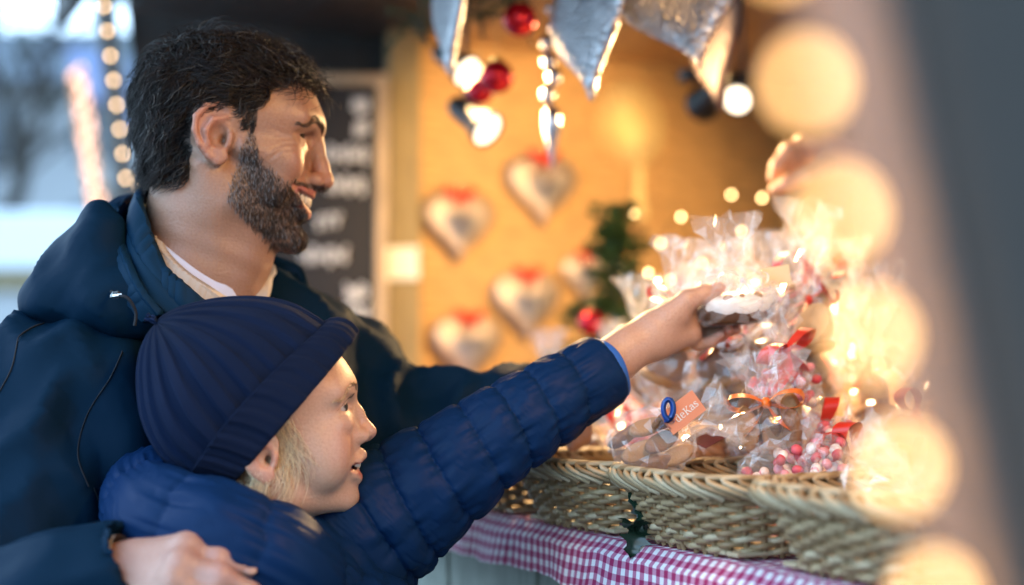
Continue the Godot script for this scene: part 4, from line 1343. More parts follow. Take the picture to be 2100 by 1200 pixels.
func goods() -> void:
	var sb := stall_basis()
	# ---- baskets along the front
	var basket := make_basket("willow_basket", "pale plaited willow basket in sharp focus below the child's sleeve", 0.176, 0.34, 0.060)
	var spots := [[0.128, 0.165, 0.03, ""], [-0.092, 0.172, -0.03, "willow basket of pink sweets, second from the right and slightly blurred"], [-0.312, 0.178, 0.03, "nearest willow basket at the right, badly blurred behind the light string"],
		[0.348, 0.172, -0.03, "willow basket in shade, half hidden behind the child's sleeve"], [0.57, 0.18, -0.02, "willow basket farthest along the counter, hidden beyond the sleeve"]]
	for q in spots.size():
		var at := Transform3D(sb * Basis.from_euler(Vector3(0, spots[q][2], 0)), S(spots[q][0], spots[q][1], 0.006))
		if q == 0: basket.transform = at
		else: copy_of(basket, at, spots[q][3])
	# ---- a stepped rack behind them, under white paper
	var rack := thing("display_rack", "stepped wooden display rack behind the baskets", "rack", Transform3D(sb, S(0.25, 0.37, 0.004)))
	for k in 3:
		var g := Geo.new()
		g.box(Transform3D(Basis(), Vector3(0.075 + 0.14 * k, (0.05 + 0.08 * k) * 0.5, -0.25)), Vector3(0.139, 0.05 + 0.08 * k, 1.9), 0.004)
		part("step", g.mesh(), M.pine_b, rack)
	# ---- bag prototypes
	var bags := [
		make_bag("sweets_bag", 0, M.red_ribbon, 21, 0.105, 0.115, 0.07),
		make_bag("sweets_bag", 1, M.white_ribbon, 22, 0.10, 0.105, 0.06),
		make_bag("sweets_bag", 2, M.red_ribbon, 23, 0.11, 0.10, 0.06),
		make_bag("sweets_bag", 3, M.orange_ribbon, 24, 0.095, 0.10, 0.06),
		make_bag("sweets_bag", 1, M.red_ribbon, 25, 0.09, 0.12, 0.07),
		make_bag("sweets_bag", 0, M.white_ribbon, 26, 0.10, 0.12, 0.075)]
	var what := ["iced gingerbread heart bag with red bow", "round biscuit bag with white bow", "pink sugared sweets bag with red bow",
		"brown almond bag with orange bow", "tall biscuit bag with red bow", "iced gingerbread heart bag with white bow"]
	var used := {}
	var placed := {}
	var set_bag := func(kind: int, at: Transform3D, where: String) -> void:
		var o: Node3D
		if not used.has(kind):
			o = bags[kind]
			o.transform = at
		else:
			o = copy_of(bags[kind], at)
		used[kind] = true
		tag(o, "", "sweets bag", "bags of sweets " + where)
		var key: String = what[kind] + ", " + where
		if not placed.has(key): placed[key] = []
		placed[key].append(o)
	# lying in the baskets: [kind, a, b, h, lean, turn]
	for q in [[3, 0.150, 0.13, 0.088, 1.25, -0.5], [1, 0.10, 0.20, 0.085, 1.0, 0.8], [0, 0.16, 0.25, 0.075, 0.7, 0.3], [5, 0.11, 0.29, 0.07, 0.5, 1.5]]:
		set_bag.call(q[0], Transform3D(sb * Basis.from_euler(Vector3(0, q[5], 0)) * Basis.from_euler(Vector3(0, 0, -q[4])), S(q[1], q[2], q[3] - 0.045)), "lying in the sharp basket")
	for q in [[2, -0.06, 0.09, 0.075, 1.2, -0.4], [2, -0.13, 0.12, 0.08, 1.15, 0.6], [2, -0.09, 0.20, 0.085, 0.9, 1.4], [4, -0.05, 0.26, 0.07, 0.6, 0.2]]:
		set_bag.call(q[0], Transform3D(sb * Basis.from_euler(Vector3(0, q[5], 0)) * Basis.from_euler(Vector3(0, 0, -q[4])), S(q[1], q[2], q[3] - 0.04)), "lying in the pink basket")
	for q in [[2, -0.28, 0.12, 0.085, 1.1, -0.2], [1, -0.33, 0.22, 0.08, 0.9, 0.9], [2, -0.36, 0.14, 0.08, 1.2, 1.9]]:
		set_bag.call(q[0], Transform3D(sb * Basis.from_euler(Vector3(0, q[5], 0)) * Basis.from_euler(Vector3(0, 0, -q[4])), S(q[1], q[2], q[3] - 0.04)), "lying in the nearest basket")
	for q in [[0, 0.33, 0.10, 0.07, 1.0, 0.2], [4, 0.37, 0.20, 0.07, 0.8, 0.9], [2, 0.31, 0.24, 0.075, 0.7, 1.7], [0, 0.56, 0.12, 0.08, 0.9, 0.4], [1, 0.60, 0.22, 0.08, 0.8, 1.0]]:
		set_bag.call(q[0], Transform3D(sb * Basis.from_euler(Vector3(0, q[5], 0)) * Basis.from_euler(Vector3(0, 0, -q[4])), S(q[1], q[2], q[3] - 0.04)), "lying in the baskets behind the sleeve")
	# standing on the rack
	for step in 3:
		for k in 10:
			var a := 1.0 - 0.124 * k + rnd(-0.02, 0.02)
			if step == 2 and a < 0.15: continue
			var b := 0.445 + 0.14 * step + rnd(-0.015, 0.015)
			var kind: int = [0, 1, 5, 4, 1, 3, 5, 0, 2, 1, 4][(k * 3 + step * 4) % 11]
			set_bag.call(kind, Transform3D(sb * Basis.from_euler(Vector3(0, rnd(-0.8, 0.8) - 1.57, 0)) * Basis.from_euler(Vector3(rnd(-0.25, 0.05), 0, rnd(-0.15, 0.15))), S(a, b, 0.058 + 0.08 * step)), ["on the lowest step of the rack", "on the middle step of the rack", "on the top step of the rack"][step])
	for q in [[4, 1478, 900, 1.62, 0.2], [0, 1400, 900, 1.75, -0.3], [1, 1545, 880, 1.62, 0.5], [5, 1330, 880, 1.80, 0.1], [5, 1590, 800, 1.75, 0.3], [4, 1360, 820, 1.66, -0.5], [0, 1530, 790, 1.8, 0.6], [4, 1660, 830, 1.62, 0.1], [1, 1425, 800, 1.85, -0.2], [2, 1620, 900, 1.5, 0.8], [0, 1475, 830, 1.72, 1.2]]:
		set_bag.call(q[0], Transform3D(Basis.from_euler(Vector3(0.1, q[4], q[4] * 0.4)), P(q[1], q[2], q[3])), "in the heap below the child's hand")
	# alike bags on one shelf are told apart by their order, from the far end of the counter to the near one
	for key in placed:
		var row: Array = placed[key]
		row.sort_custom(func(x: Node3D, y: Node3D): return x.position.dot(STALL_U) > y.position.dot(STALL_U))
		for k in row.size():
			var order: String = "" if row.size() == 1 else ["farthest ", "second farthest ", "third farthest ", "fourth farthest ", "fifth farthest ", "sixth farthest "][mini(k, 5)]
			if row.size() > 1 and k == row.size() - 1: order = "nearest "
			row[k].set_meta("label", order + key)
	# ---- the bag with the tag: brown biscuits tied with a small blue ribbon
	var tagged := make_bag("sweets_bag", 5, null, 31, 0.085, 0.085, 0.04)
	tag(tagged, "clear bag of biscuits with blue ribbon and salmon pink name tag", "sweets bag")
	tagged.transform = Transform3D(sb * Basis.from_euler(Vector3(0, -0.5, 0)) * Basis.from_euler(Vector3(0, 0, -1.15)), P(1262, 948, 1.40))
	var inv := tagged.transform.affine_inverse()
	price_tag(tagged, inv * Transform3D(Basis.from_euler(Vector3(-0.1, 0.15, 0.62)), P(1400, 846, 1.385)), Vector2(0.042, 0.024), M.salmon, "deKas")
	var g := Geo.new()
	var curl := PackedVector3Array()
	for k in 24:
		var t := k / 23.0
		curl.append(inv * (P(1366, 862, 1.38) + Vector3(sin(t * 6.0) * 0.006 + 0.004 * t, 0.010 * (1.0 - cos(t * 6.0)) , 0.004 * t)))
	g.tube(curl, 0.0028, 6, false, 0.2)
	g.join(bow_geo(0.018), inv * Transform3D(Basis(), P(1364, 864, 1.38)))
	part("ribbon", g.mesh(), M.blue_ribbon, tagged)
	var dark := thing("name_tag", "dark wine red card lying edge on among the bags", "tag", Transform3D(Basis.from_euler(Vector3(-1.1, 0.3, 0.6)), P(1452, 896, 1.42)))
	price_tag(dark, Transform3D(), Vector2(0.045, 0.024), M.wine, "")
	# ---- orange bow bag
	var orange := make_bag("sweets_bag", 5, M.orange_ribbon, 33, 0.10, 0.05, 0.05)
	tag(orange, "bag with orange satin bow at the right of the salmon tag", "sweets bag")
	orange.transform = Transform3D(Basis.from_euler(Vector3(0.3, -0.3, 0.1)), P(1588, 920, 1.42))
	# ---- the bag in the child's hand
	var held := make_bag("gingerbread_bag", 4, null, 41, 0.096, 0.066, 0.05)
	tag(held, "white iced gingerbread in clear film held in the child's hand", "gingerbread")
	held.transform = Transform3D(Basis.from_euler(Vector3(0.1, 0.2, 0.12)), P(1512, 668, 1.492))
	price_tag(held, held.transform.affine_inverse() * Transform3D(Basis.from_euler(Vector3(0, -0.4, 0.15)), P(1592, 566, 1.50)), Vector2(0.030, 0.020), M.cream_card, "")
	g = Geo.new()
	g.join(bow_geo(0.05), held.transform.affine_inverse() * Transform3D(Basis(), P(1524, 575, 1.49)))
	part("ribbon", g.mesh(), M.white_ribbon, held)
	# ---- tall bag with a wooden spoon and a red ribbon, right of the hand
	var spoon_bag := make_bag("gift_bag", 1, M.red_ribbon, 43, 0.12, 0.17, 0.08)
	tag(spoon_bag, "tall clear gift bag with bright red ribbon right of the child's hand", "gift bag")
	spoon_bag.transform = Transform3D(Basis.from_euler(Vector3(0, 0.4, -0.06)), P(1640, 850, 1.66))
	var spoon := thing("wooden_spoon", "pale wooden spoon tied to the tall gift bag", "spoon", Transform3D(frame(P(1665, 665, 1.55), P(1600, 760, 1.55) - P(1665, 665, 1.55), Vector3.BACK).basis, P(1665, 665, 1.55)))
	g = Geo.new()
	g.ball(Transform3D(Basis.from_scale(Vector3(0.026, 0.005, 0.017))), 16, 10)
	part("bowl", g.mesh(), M.pale_wood, spoon)
	g = Geo.new()
	g.tube(PackedVector3Array([Vector3(0.022, 0, 0), Vector3(0.06, 0.001, 0), Vector3(0.12, 0, 0)]), 0.0042, 8)
	part("handle", g.mesh(), M.pale_wood, spoon)
	holly()
	fir_tree()

func holly() -> void:
	var root := thing("holly_sprig", "dark green holly leaves wedged between two baskets", "holly", Transform3D(Basis(), P(1310, 1080, 1.375)))
	for k in 4:
		var turn := Basis.from_euler(Vector3(0.3 * k - 0.6, 0.5 * k, 1.3 * k + 0.4))
		var g := Geo.new()
		var top := []
		var rows := []
		for e in [-1.0, 0.0, 1.0]:
			var row := PackedVector3Array()
			for q in 13:
				var t := q / 12.0
				var wide := 0.011 * sin(PI * t) * (1.0 + 0.55 * (1.0 if q % 3 == 1 else -0.35))
				row.append(turn * Vector3(0.044 * t - 0.01, -0.004 * absf(e) + 0.003 * sin(t * 9.0), e * wide))
			rows.append(row)
		g.grid(rows)
		part("leaf", g.mesh(), M.holly, root)

func fir_tree() -> void:
	var foot := P(1262, 738, 2.45)
	var tree := thing("small_fir_tree", "small green table top fir tree among the sweets", "fir tree", Transform3D(Basis(), foot))
	var g := Geo.new()
	g.tube(PackedVector3Array([Vector3(0, -0.1, 0), Vector3(0, 0.1, 0), Vector3(0.005, 0.27, 0)]), PackedFloat32Array([0.008, 0.006, 0.002]), 7)
	part("trunk", g.mesh(), M.bark, tree)
	g = Geo.new()
	for k in 240:
		var t := rng.randf()
		var y := lerpf(-0.05, 0.26, t)
		var a := rnd(0, TAU)
		var reach := lerpf(0.12, 0.035, t) * rnd(0.35, 1.25)
		var from := Vector3(0, y, 0)
		var tip := from + Vector3(cos(a) * reach, -0.02 + 0.03 * t, sin(a) * reach)
		g.tint = Color(0.045, 0.10, 0.018) * rnd(0.5, 1.5)
		g.tint.a = 1.0
		g.tube(PackedVector3Array([from, tip]), 0.0011, 3)
		for q in 40:
			var e := rnd(0.1, 1.0)
			var p := from.lerp(tip, e)
			var d := ((tip - from).normalized() * 0.7 + Vector3(rnd(-1, 1), rnd(-0.6, 1), rnd(-1, 1)) * 0.8).normalized()
			g.tube(PackedVector3Array([p, p + d * 0.014]), PackedFloat32Array([0.0012, 0.0006]), 3)
	part("needles", g.mesh(), M.needle, tree, "stuff")
	bauble("red glass bauble on the small fir tree", P(1212, 662, 2.35), 0.022, M.red_glass)

func bauble(label: String, at: Vector3, r: float, m: Material) -> void:
	var root := thing("bauble", label, "bauble", Transform3D(Basis(), at), "red glass baubles")
	var g := Geo.new()
	g.ball(Transform3D(Basis.from_scale(Vector3.ONE * r)), 28, 18)
	part("glass_ball", g.mesh(), m, root)
	g = Geo.new()
	g.lathe(Transform3D(Basis(), Vector3(0, r * 0.95, 0)), PackedVector2Array([Vector2(r * 0.25, 0), Vector2(r * 0.25, r * 0.22), Vector2(r * 0.1, r * 0.25), Vector2(0.0005, r * 0.26)]), 12)
	part("cap", g.mesh(), M.gold, root)
	g = Geo.new()
	g.tube(PackedVector3Array([Vector3(0, r * 1.2, 0), Vector3(0, r * 3.0, 0)]), 0.0006, 4)
	part("thread", g.mesh(), M.gold, root)

func metal_heart(label: String, at: Transform3D, size: float, group: String, ribbon: bool, dull := false) -> void:
	var root := thing("metal_heart", label, "heart ornament", at, group)
	part("heart", heart_geo(size, size * (0.24 if dull else 0.13)).mesh(), M.hammered_dull if dull else M.hammered_shaded if label.begins_with("shaded") else M.hammered, root)
	var g := Geo.new()
	g.tube(spline([Vector3(0, size * 0.28, 0), Vector3(0.004, size * 0.42, 0), Vector3(0, size * 0.56, 0)], 6), 0.0014, 5)
	part("hanger", g.mesh(), M.steel, root)
	if ribbon:
		g = Geo.new()
		g.join(tied_bow(size * 0.44), Transform3D(Basis(), Vector3(0, size * 0.44, size * 0.06)))
		part("ribbon", g.mesh(), M.red_ribbon, root)
		g = Geo.new()
		g.join(heart_geo(size * 0.5, size * 0.1), Transform3D(Basis(), Vector3(0, 0.0, size * 0.1)))
		part("embossed_heart", g.mesh(), M.hammered, root)

func lamp(label: String, face: Vector3, towards: Vector3, r: float, energy: float, glow_energy: float) -> void:
	var axis := (towards - face).normalized()
	var root := thing("spot_lamp", label, "lamp", Transform3D(frame(face, axis, Vector3.UP).basis, face), "black spot lamps under the stall ceiling")
	var g := Geo.new()
	var turn := Transform3D(Basis(Vector3(0, 0, 1), Vector3(1, 0, 0), Vector3(0, 1, 0)), Vector3.ZERO)   # the lathe's y becomes x
	g.lathe(turn, PackedVector2Array([Vector2(0.001, -r * 3.4), Vector2(r * 0.55, -r * 3.35), Vector2(r * 0.72, -r * 3.0), Vector2(r * 0.8, -r * 1.0), Vector2(r * 1.12, -r * 0.4), Vector2(r * 1.15, r * 0.12), Vector2(r * 1.05, r * 0.12), Vector2(r * 1.0, -r * 0.05)]), 24)
	part("housing", g.mesh(), M.black_metal, root)
	g = Geo.new()
	g.lathe(turn, PackedVector2Array([Vector2(r * 1.0, -r * 0.06), Vector2(r * 0.6, r * 0.0), Vector2(0.0005, r * 0.02)]), 24)
	part("glowing_face", g.mesh(), glow(Color(1.0, 0.86, 0.62), glow_energy), root)
	g = Geo.new()
	g.tube(PackedVector3Array([Vector3(-r * 2.2, 0, 0), Vector3(-r * 2.2, 0, 0) + root.transform.basis.inverse() * Vector3(0, 0.22, 0)]), r * 0.16, 8)
	part("stem", g.mesh(), M.black_metal, root)
	var l := SpotLight3D.new()
	l.name = "lamp_light"
	l.light_color = Color(1.0, 0.82, 0.57)
	l.light_energy = energy
	l.light_size = r * 2.0
	l.spot_range = 8.0
	l.spot_attenuation = 2.0
	l.spot_angle = 40.0
	l.spot_angle_attenuation = 0.6
	l.shadow_enabled = true
	root.add_child(l)
	l.position = Vector3(r * 0.25, 0, 0)
	l.basis = Basis(Vector3(0, 0, 1), Vector3(0, 1, 0), Vector3(-1, 0, 0))

func bulbs(parent: Node3D, spots: Array, r: float, m: Material, lit: float) -> void:
	for p in spots:
		var g := Geo.new()
		g.ball(Transform3D(Basis.from_scale(Vector3(r, r * 1.25, r)), Vector3.ZERO), 12, 8)
		var o := part("bulb", g.mesh(), m, parent)
		o.position = p
		if lit > 0.0:
			var l := OmniLight3D.new()
			l.name = "bulb_light"
			l.light_color = Color(1.0, 0.76, 0.47)
			l.light_energy = lit
			l.light_size = r
			l.omni_range = 4.0
			l.omni_attenuation = 2.0
			l.shadow_enabled = true
			o.add_child(l)

func decorations() -> void:
	# ---- hearts on the side wall
	var face := Basis(STALL_W, Vector3.UP, STALL_W.cross(Vector3.UP))
	for q in [[940, 470, 0.185, "silver heart on the wall nearest the khaki post"], [1112, 395, 0.195, "silver heart highest on the board wall"], [1080, 632, 0.185, "silver heart lowest on the board wall, left of the fir tree"], [1200, 572, 0.13, "small silver heart beside the fir tree"], [958, 722, 0.185, "silver heart low on the wall by the man's arm"]]:
		# where the line of sight meets the wall
		var far := P(q[0], q[1], 1.0) - cam_xf.origin
		var plane := S(1.86, 0.9, 0)
		var t := (plane - cam_xf.origin).dot(STALL_U) / far.dot(STALL_U)
		metal_heart(q[3], Transform3D(face, cam_xf.origin + far * t), q[2], "silver hearts hung on the side wall", true, true)
	# ---- straw star
	var far := P(1290, 255, 1.0) - cam_xf.origin
	var star_at := cam_xf.origin + far * ((S(1.86, 1.0, 0) - cam_xf.origin).dot(STALL_U) / far.dot(STALL_U))
	var star := thing("straw_star", "large golden straw star on the upper board wall", "star", Transform3D(face, star_at))
	for k in 20:
		var g := Geo.new()
		var a := PI * k / 20.0
		g.tube(PackedVector3Array([Vector3(cos(a), sin(a), 0.02 * (k % 3)) * 0.105, Vector3(-cos(a), -sin(a), 0.02 * (k % 3)) * 0.105]), 0.0036, 5)
		part("straw", g.mesh(), M.straw, star)
	var sheaf := thing("straw_bundle", "bundle of straw hanging below the star", "straw bundle", Transform3D(face, star_at + Vector3(0.02, -0.17, 0)))
	for k in 26:
		var g := Geo.new()
		g.tube(PackedVector3Array([Vector3(rnd(-0.008, 0.008), 0.06, rnd(0, 0.016)), Vector3(rnd(-0.02, 0.02), -0.07, rnd(0, 0.02))]), 0.002, 4)
		part("straw", g.mesh(), M.straw, sheaf)
	# ---- hearts hanging under the front of the roof
	metal_heart("silver heart hanging edge on at the left of the lamps", Transform3D(Basis.from_euler(Vector3(0, -1.30, 0.05)), P(922, 30, 1.95)), 0.19, "silver hearts hanging from the roof", false)
	metal_heart("large silver heart hanging in the middle, turned half away", Transform3D(Basis.from_euler(Vector3(0.0, -1.12, 0.10)), P(1206, 70, 1.85)), 0.20, "silver hearts hanging from the roof", false)
	metal_heart("bright hammered silver heart hanging at the right", Transform3D(Basis.from_euler(Vector3(0, -0.62, 0.22)), P(1408, 5, 1.80)), 0.20, "silver hearts hanging from the roof", false)
	metal_heart("shaded heart, darkened in its colour, hanging behind the bright one at the right", Transform3D(Basis.from_euler(Vector3(0, -1.35, 0.16)), P(1470, 110, 2.1)), 0.20, "silver hearts hanging from the roof", false)
	# ---- glass drops on a string
	var drops := thing("glass_drop_string", "string of clear glass drops hanging between the hearts", "glass ornament", Transform3D(Basis(), P(1128, 100, 2.15)))
	for k in 6:
		var g := Geo.new()
		var r := lerpf(0.006, 0.011, sin(k / 8.0 * PI))
		g.ball(Transform3D(Basis.from_scale(Vector3(r, r * 1.5, r)), Vector3(0.006 * sin(k * 2.0), 0.06 - 0.026 * k, 0.004 * cos(k * 3.0))), 12, 8)
		part("drop", g.mesh(), M.mirror_glass, drops)
	var tip := Geo.new()
	tip.lathe(Transform3D(Basis(), Vector3(0.003, -0.185, 0)), PackedVector2Array([Vector2(0.0005, 0), Vector2(0.006, 0.03), Vector2(0.014, 0.07), Vector2(0.012, 0.09), Vector2(0.001, 0.10)]), 14)
	part("tip", tip.mesh(), M.mirror_glass, drops)
	# ---- red baubles and greenery
	bauble("red bauble hanging highest among the hearts", P(1066, 40, 2.05), 0.025, M.red_glass)
	bauble("red bauble hanging between the two lit lamps", P(1018, 158, 2.15), 0.026, M.red_glass)
	bauble("red bauble hanging lower behind the lit lamps", P(984, 186, 2.25), 0.022, M.red_glass)
	var green := thing("fir_garland", "dark fir garland along the roof edge above the lamps", "garland", Transform3D(Basis(), P(960, 10, 2.1)))
	var g := Geo.new()
	for k in 46:
		var from := Vector3(rnd(-0.09, 0.08), rnd(-0.03, 0.09), rnd(-0.05, 0.05))
		var tip2 := from + Vector3(rnd(-0.05, 0.05), rnd(-0.06, 0.03), rnd(-0.05, 0.05))
		g.tint = Color(0.02, 0.045, 0.018) * rnd(0.5, 1.4)
		g.tint.a = 1.0
		g.tube(PackedVector3Array([from, tip2]), 0.0016, 3)
		for q in 26:
			var p := from.lerp(tip2, rng.randf())
			g.tube(PackedVector3Array([p, p + Vector3(rnd(-1, 1), rnd(-1, 1), rnd(-1, 1)).normalized() * 0.016]), PackedFloat32Array([0.0009, 0.0004]), 3)
	part("needles", g.mesh(), M.needle, green, "stuff")
	# ---- lamps
	lamp("lit black spot lamp, the higher of the two at the left", P(958, 147, 2.35), P(1500, 560, 2.0), 0.024, 1.7, 2.5)
	lamp("lit black spot lamp, the lower of the two at the left", P(1000, 266, 2.35), P(1480, 640, 2.05), 0.027, 1.8, 2.5)
	lamp("black spot lamp at the right, turned towards the wall of hearts", P(1440, 215, 2.55), P(1090, 560, 3.45), 0.028, 1.8, 2.5)
	lamp("black spot lamp farthest right, turned towards the customers", P(1512, 205, 2.40), P(960, 740, 1.42), 0.022, 1.1, 2.5)
	var track := thing("lamp_track", "black metal track that carries the spot lamps at the right", "lamp track", Transform3D(Basis(), P(1465, 160, 2.5)))
	var bar := Geo.new()
	bar.box(Transform3D(Basis.from_euler(Vector3(0, 0.4, 0))), Vector3(0.13, 0.022, 0.03), 0.003)
	part("bar", bar.mesh(), M.black_metal, track)
	bar = Geo.new()
	bar.box(Transform3D(Basis(), Vector3(0.01, 0.14, 0)), Vector3(0.02, 0.27, 0.02), 0.003)
	part("drop_rod", bar.mesh(), M.black_metal, track)
	# ---- small lights among the sweets
	var chain := thing("light_chain", "chain of tiny warm lights among the sweets at the back", "light chain", Transform3D(Basis(), P(1400, 520, 2.5)))
	var here := []
	for q in [[1397, 445, 2.6], [1522, 475, 2.5], [1563, 406, 2.7], [1270, 548, 2.5], [1355, 500, 2.6], [1300, 440, 2.6], [1440, 540, 2.5], [1330, 560, 2.4], [1500, 400, 2.8], [1245, 500, 2.6], [1375, 575, 2.4]]:
		here.append(P(q[0], q[1], q[2]) - chain.position)
	bulbs(chain, here, 0.0035, M.bulb_small, 0.0)
	var wire := Geo.new()
	var sorted := here.duplicate()
	sorted.sort_custom(func(x: Vector3, y: Vector3): return x.x < y.x)
	wire.tube(spline(sorted, 60), 0.001, 4)
	part("wire", wire.mesh(), M.seam, chain)

func foreground() -> void:
	# ---- the leaning post close to the camera, with a string of warm bulbs beside it
	var up := (P(1850, 0, 0.31) - P(2085, 1200, 0.31)).normalized()
	var mid := P(1968, 600, 0.31)
	var post := thing("near_post", "grey painted post of the stall, very close and blurred", "post", Transform3D(Basis(), mid))
	var z := (Vector3(0.30, 0, 1.0) - up * up.dot(Vector3(0.30, 0, 1.0))).normalized()
	var x := up.cross(z)
	var g := Geo.new()
	g.box(Transform3D(Basis(x, up, z), x * 0.06 - z * 0.012), Vector3(0.12, 1.1, 0.015), 0.006)
	part("shaft", g.mesh(), M.grey_paint, post)
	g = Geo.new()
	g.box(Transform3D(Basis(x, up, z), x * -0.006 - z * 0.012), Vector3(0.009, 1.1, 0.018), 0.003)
	part("lit_face_strip", g.mesh(), M.lit_face_paint, post)  # added paler strip that stands for light on the post's left face
	var string := thing("light_string", "string of glowing warm bulbs close to the camera", "light string", Transform3D(Basis(), P(1790, 640, 0.305)))
	var line := []
	for q in [[1560, -380], [1600, -105], [1655, 170], [1725, 437], [1786, 690], [1846, 958], [1918, 1225], [1985, 1490]]:
		line.append(P(q[0], q[1], 0.305) - string.position)
	bulbs(string, line, 0.0030, M.bulb_near, 0.0012)
	g = Geo.new()
	var cable := []
	for p in line: cable.append(p + Vector3(0.002, 0.0075, -0.001))
	g.tube(spline(cable, 60), 0.0009, 6)
	part("cable", g.mesh(), M.cable, string)
	for p in line:
		g = Geo.new()
		g.tube(PackedVector3Array([p + Vector3(0, 0.0034, 0), p + Vector3(0.001, 0.0078, -0.0005)]), 0.0017, 7)
		part("socket", g.mesh(), M.cable, string)

	# added, out of view: more bulbs along the eave to warm the faces
	var eave := thing("light_string", "added unseen string of warm bulbs along the front eave that lights the faces", "light string", Transform3D(Basis(), S(-0.5, -0.14, 0.70)))
	line = []
	for k in 12:
		line.append(S(-1.10 + 0.07 * k, -0.10, 0.68 - 0.03 * sin(k * 1.57)) - eave.position)
	bulbs(eave, line, 0.006, M.bulb_near, 0.052)
	g = Geo.new()
	g.tube(spline(line, 60), 0.0012, 6)
	part("cable", g.mesh(), M.cable, eave)

func seller() -> void:
	var who := thing("person", "stall keeper behind the blurred post, only a hand in view", "person", Transform3D(Basis(), Vector3(P(2050, 600, 2.25).x, 0, P(2050, 600, 2.25).z)))
	var inv := who.transform.affine_inverse()
	var f := Field.new()
	var c := who.position
	f.cap(c + Vector3(0, 0.9, 0), c + Vector3(0, 1.32, 0), 0.14, 0.16, 0.0)
	f.chain([c + Vector3(0.02, 1.38, 0), c + Vector3(0, 1.5, 0.02)], [0.07, 0.055], 0.05)
	f.ell(c + Vector3(-0.02, 1.63, 0.02), Vector3(0.095, 0.12, 0.08), 0.02)
	f.ell(c + Vector3(-0.115, 1.62, 0.03), Vector3(0.02, 0.022, 0.014), 0.015)
	for s in [-1.0, 1.0]:
		f.chain([c + Vector3(0, 0.92, 0.08 * s), c + Vector3(0.01, 0.48, 0.09 * s), c + Vector3(0.02, 0.08, 0.09 * s)], [0.1, 0.07, 0.05], 0.04)
	f.chain([c + Vector3(0, 1.34, 0.16), c + Vector3(-0.06, 1.10, 0.2), P(1860, 360, 2.12), P(1780, 330, 2.06)], [0.06, 0.048, 0.034, 0.026], 0.03)
	f.chain([c + Vector3(0, 1.34, -0.16), c + Vector3(0.02, 1.06, -0.22), c + Vector3(-0.18, 0.98, -0.12)], [0.06, 0.045, 0.03], 0.03)
	var g := f.net(c + Vector3(-0.6, 0, -0.35), c + Vector3(0.25, 1.8, 0.45), 0.014)
	var h := Field.new()
	h.cap(P(1790, 330, 2.06), P(1712, 318, 2.04), 0.027, 0.025, 0.0)
	for q in 4:
		var k := P(1650 + q * 7, 292 + q * 19, 2.02 + 0.012 * q)
		h.cap(P(1712, 318, 2.04), k, 0.0235, 0.0135, 0.014)
		h.chain([k, P(1615 + q * 6, 308 + q * 16, 2.0 + 0.012 * q), P(1592 + q * 7, 340 + q * 11, 2.0 + 0.012 * q), P(1584 + q * 8, 366 + q * 6, 2.01 + 0.012 * q)], [0.0108, 0.0096, 0.0086, 0.0068], 0.004)
	h.chain([P(1700, 340, 2.01), P(1655, 362, 1.98), P(1616, 376, 1.98), P(1588, 388, 1.99)], [0.0145, 0.0125, 0.0108, 0.008], 0.006)
	var hand := h.net(P(1790, 450, 2.05) - Vector3(0.18, 0.02, 0.08), P(1790, 250, 2.05) + Vector3(0.02, 0.02, 0.08), 0.0035)
	g.join(hand, Transform3D())
	for k in g.c.size(): g.c[k] = Color(0.50, 0.30, 0.21)
	var o := Geo.new()
	o.join(g, inv)
	part("body", o.mesh(), M.skin, who)
	var j := Field.new()
	j.cap(c + Vector3(0, 0.5, 0), c + Vector3(0, 1.33, 0), 0.19, 0.18, 0.0)
	j.chain([c + Vector3(0, 1.34, 0.16), c + Vector3(-0.06, 1.10, 0.2), P(1858, 360, 2.12)], [0.085, 0.07, 0.052], 0.03)
	j.chain([c + Vector3(0, 1.34, -0.16), c + Vector3(0.02, 1.06, -0.22), c + Vector3(-0.14, 0.99, -0.14)], [0.085, 0.07, 0.05], 0.03)
	g = j.net(c + Vector3(-0.5, 0.3, -0.4), c + Vector3(0.3, 1.56, 0.45), 0.014)
	folds(g, 8.0, 0.012, 20.0, 0.004, 31)
	o = Geo.new()
	o.join(g, inv)
	part("jacket", o.mesh(), M.wine_cloth, who)
	g = Geo.new()
	g.ball(Transform3D(Basis.from_scale(Vector3(0.108, 0.10, 0.094)), Vector3(-0.0, 1.67, 0.02)), 20, 14)
	part("woolly_hat", g.mesh(), M.wool, who)

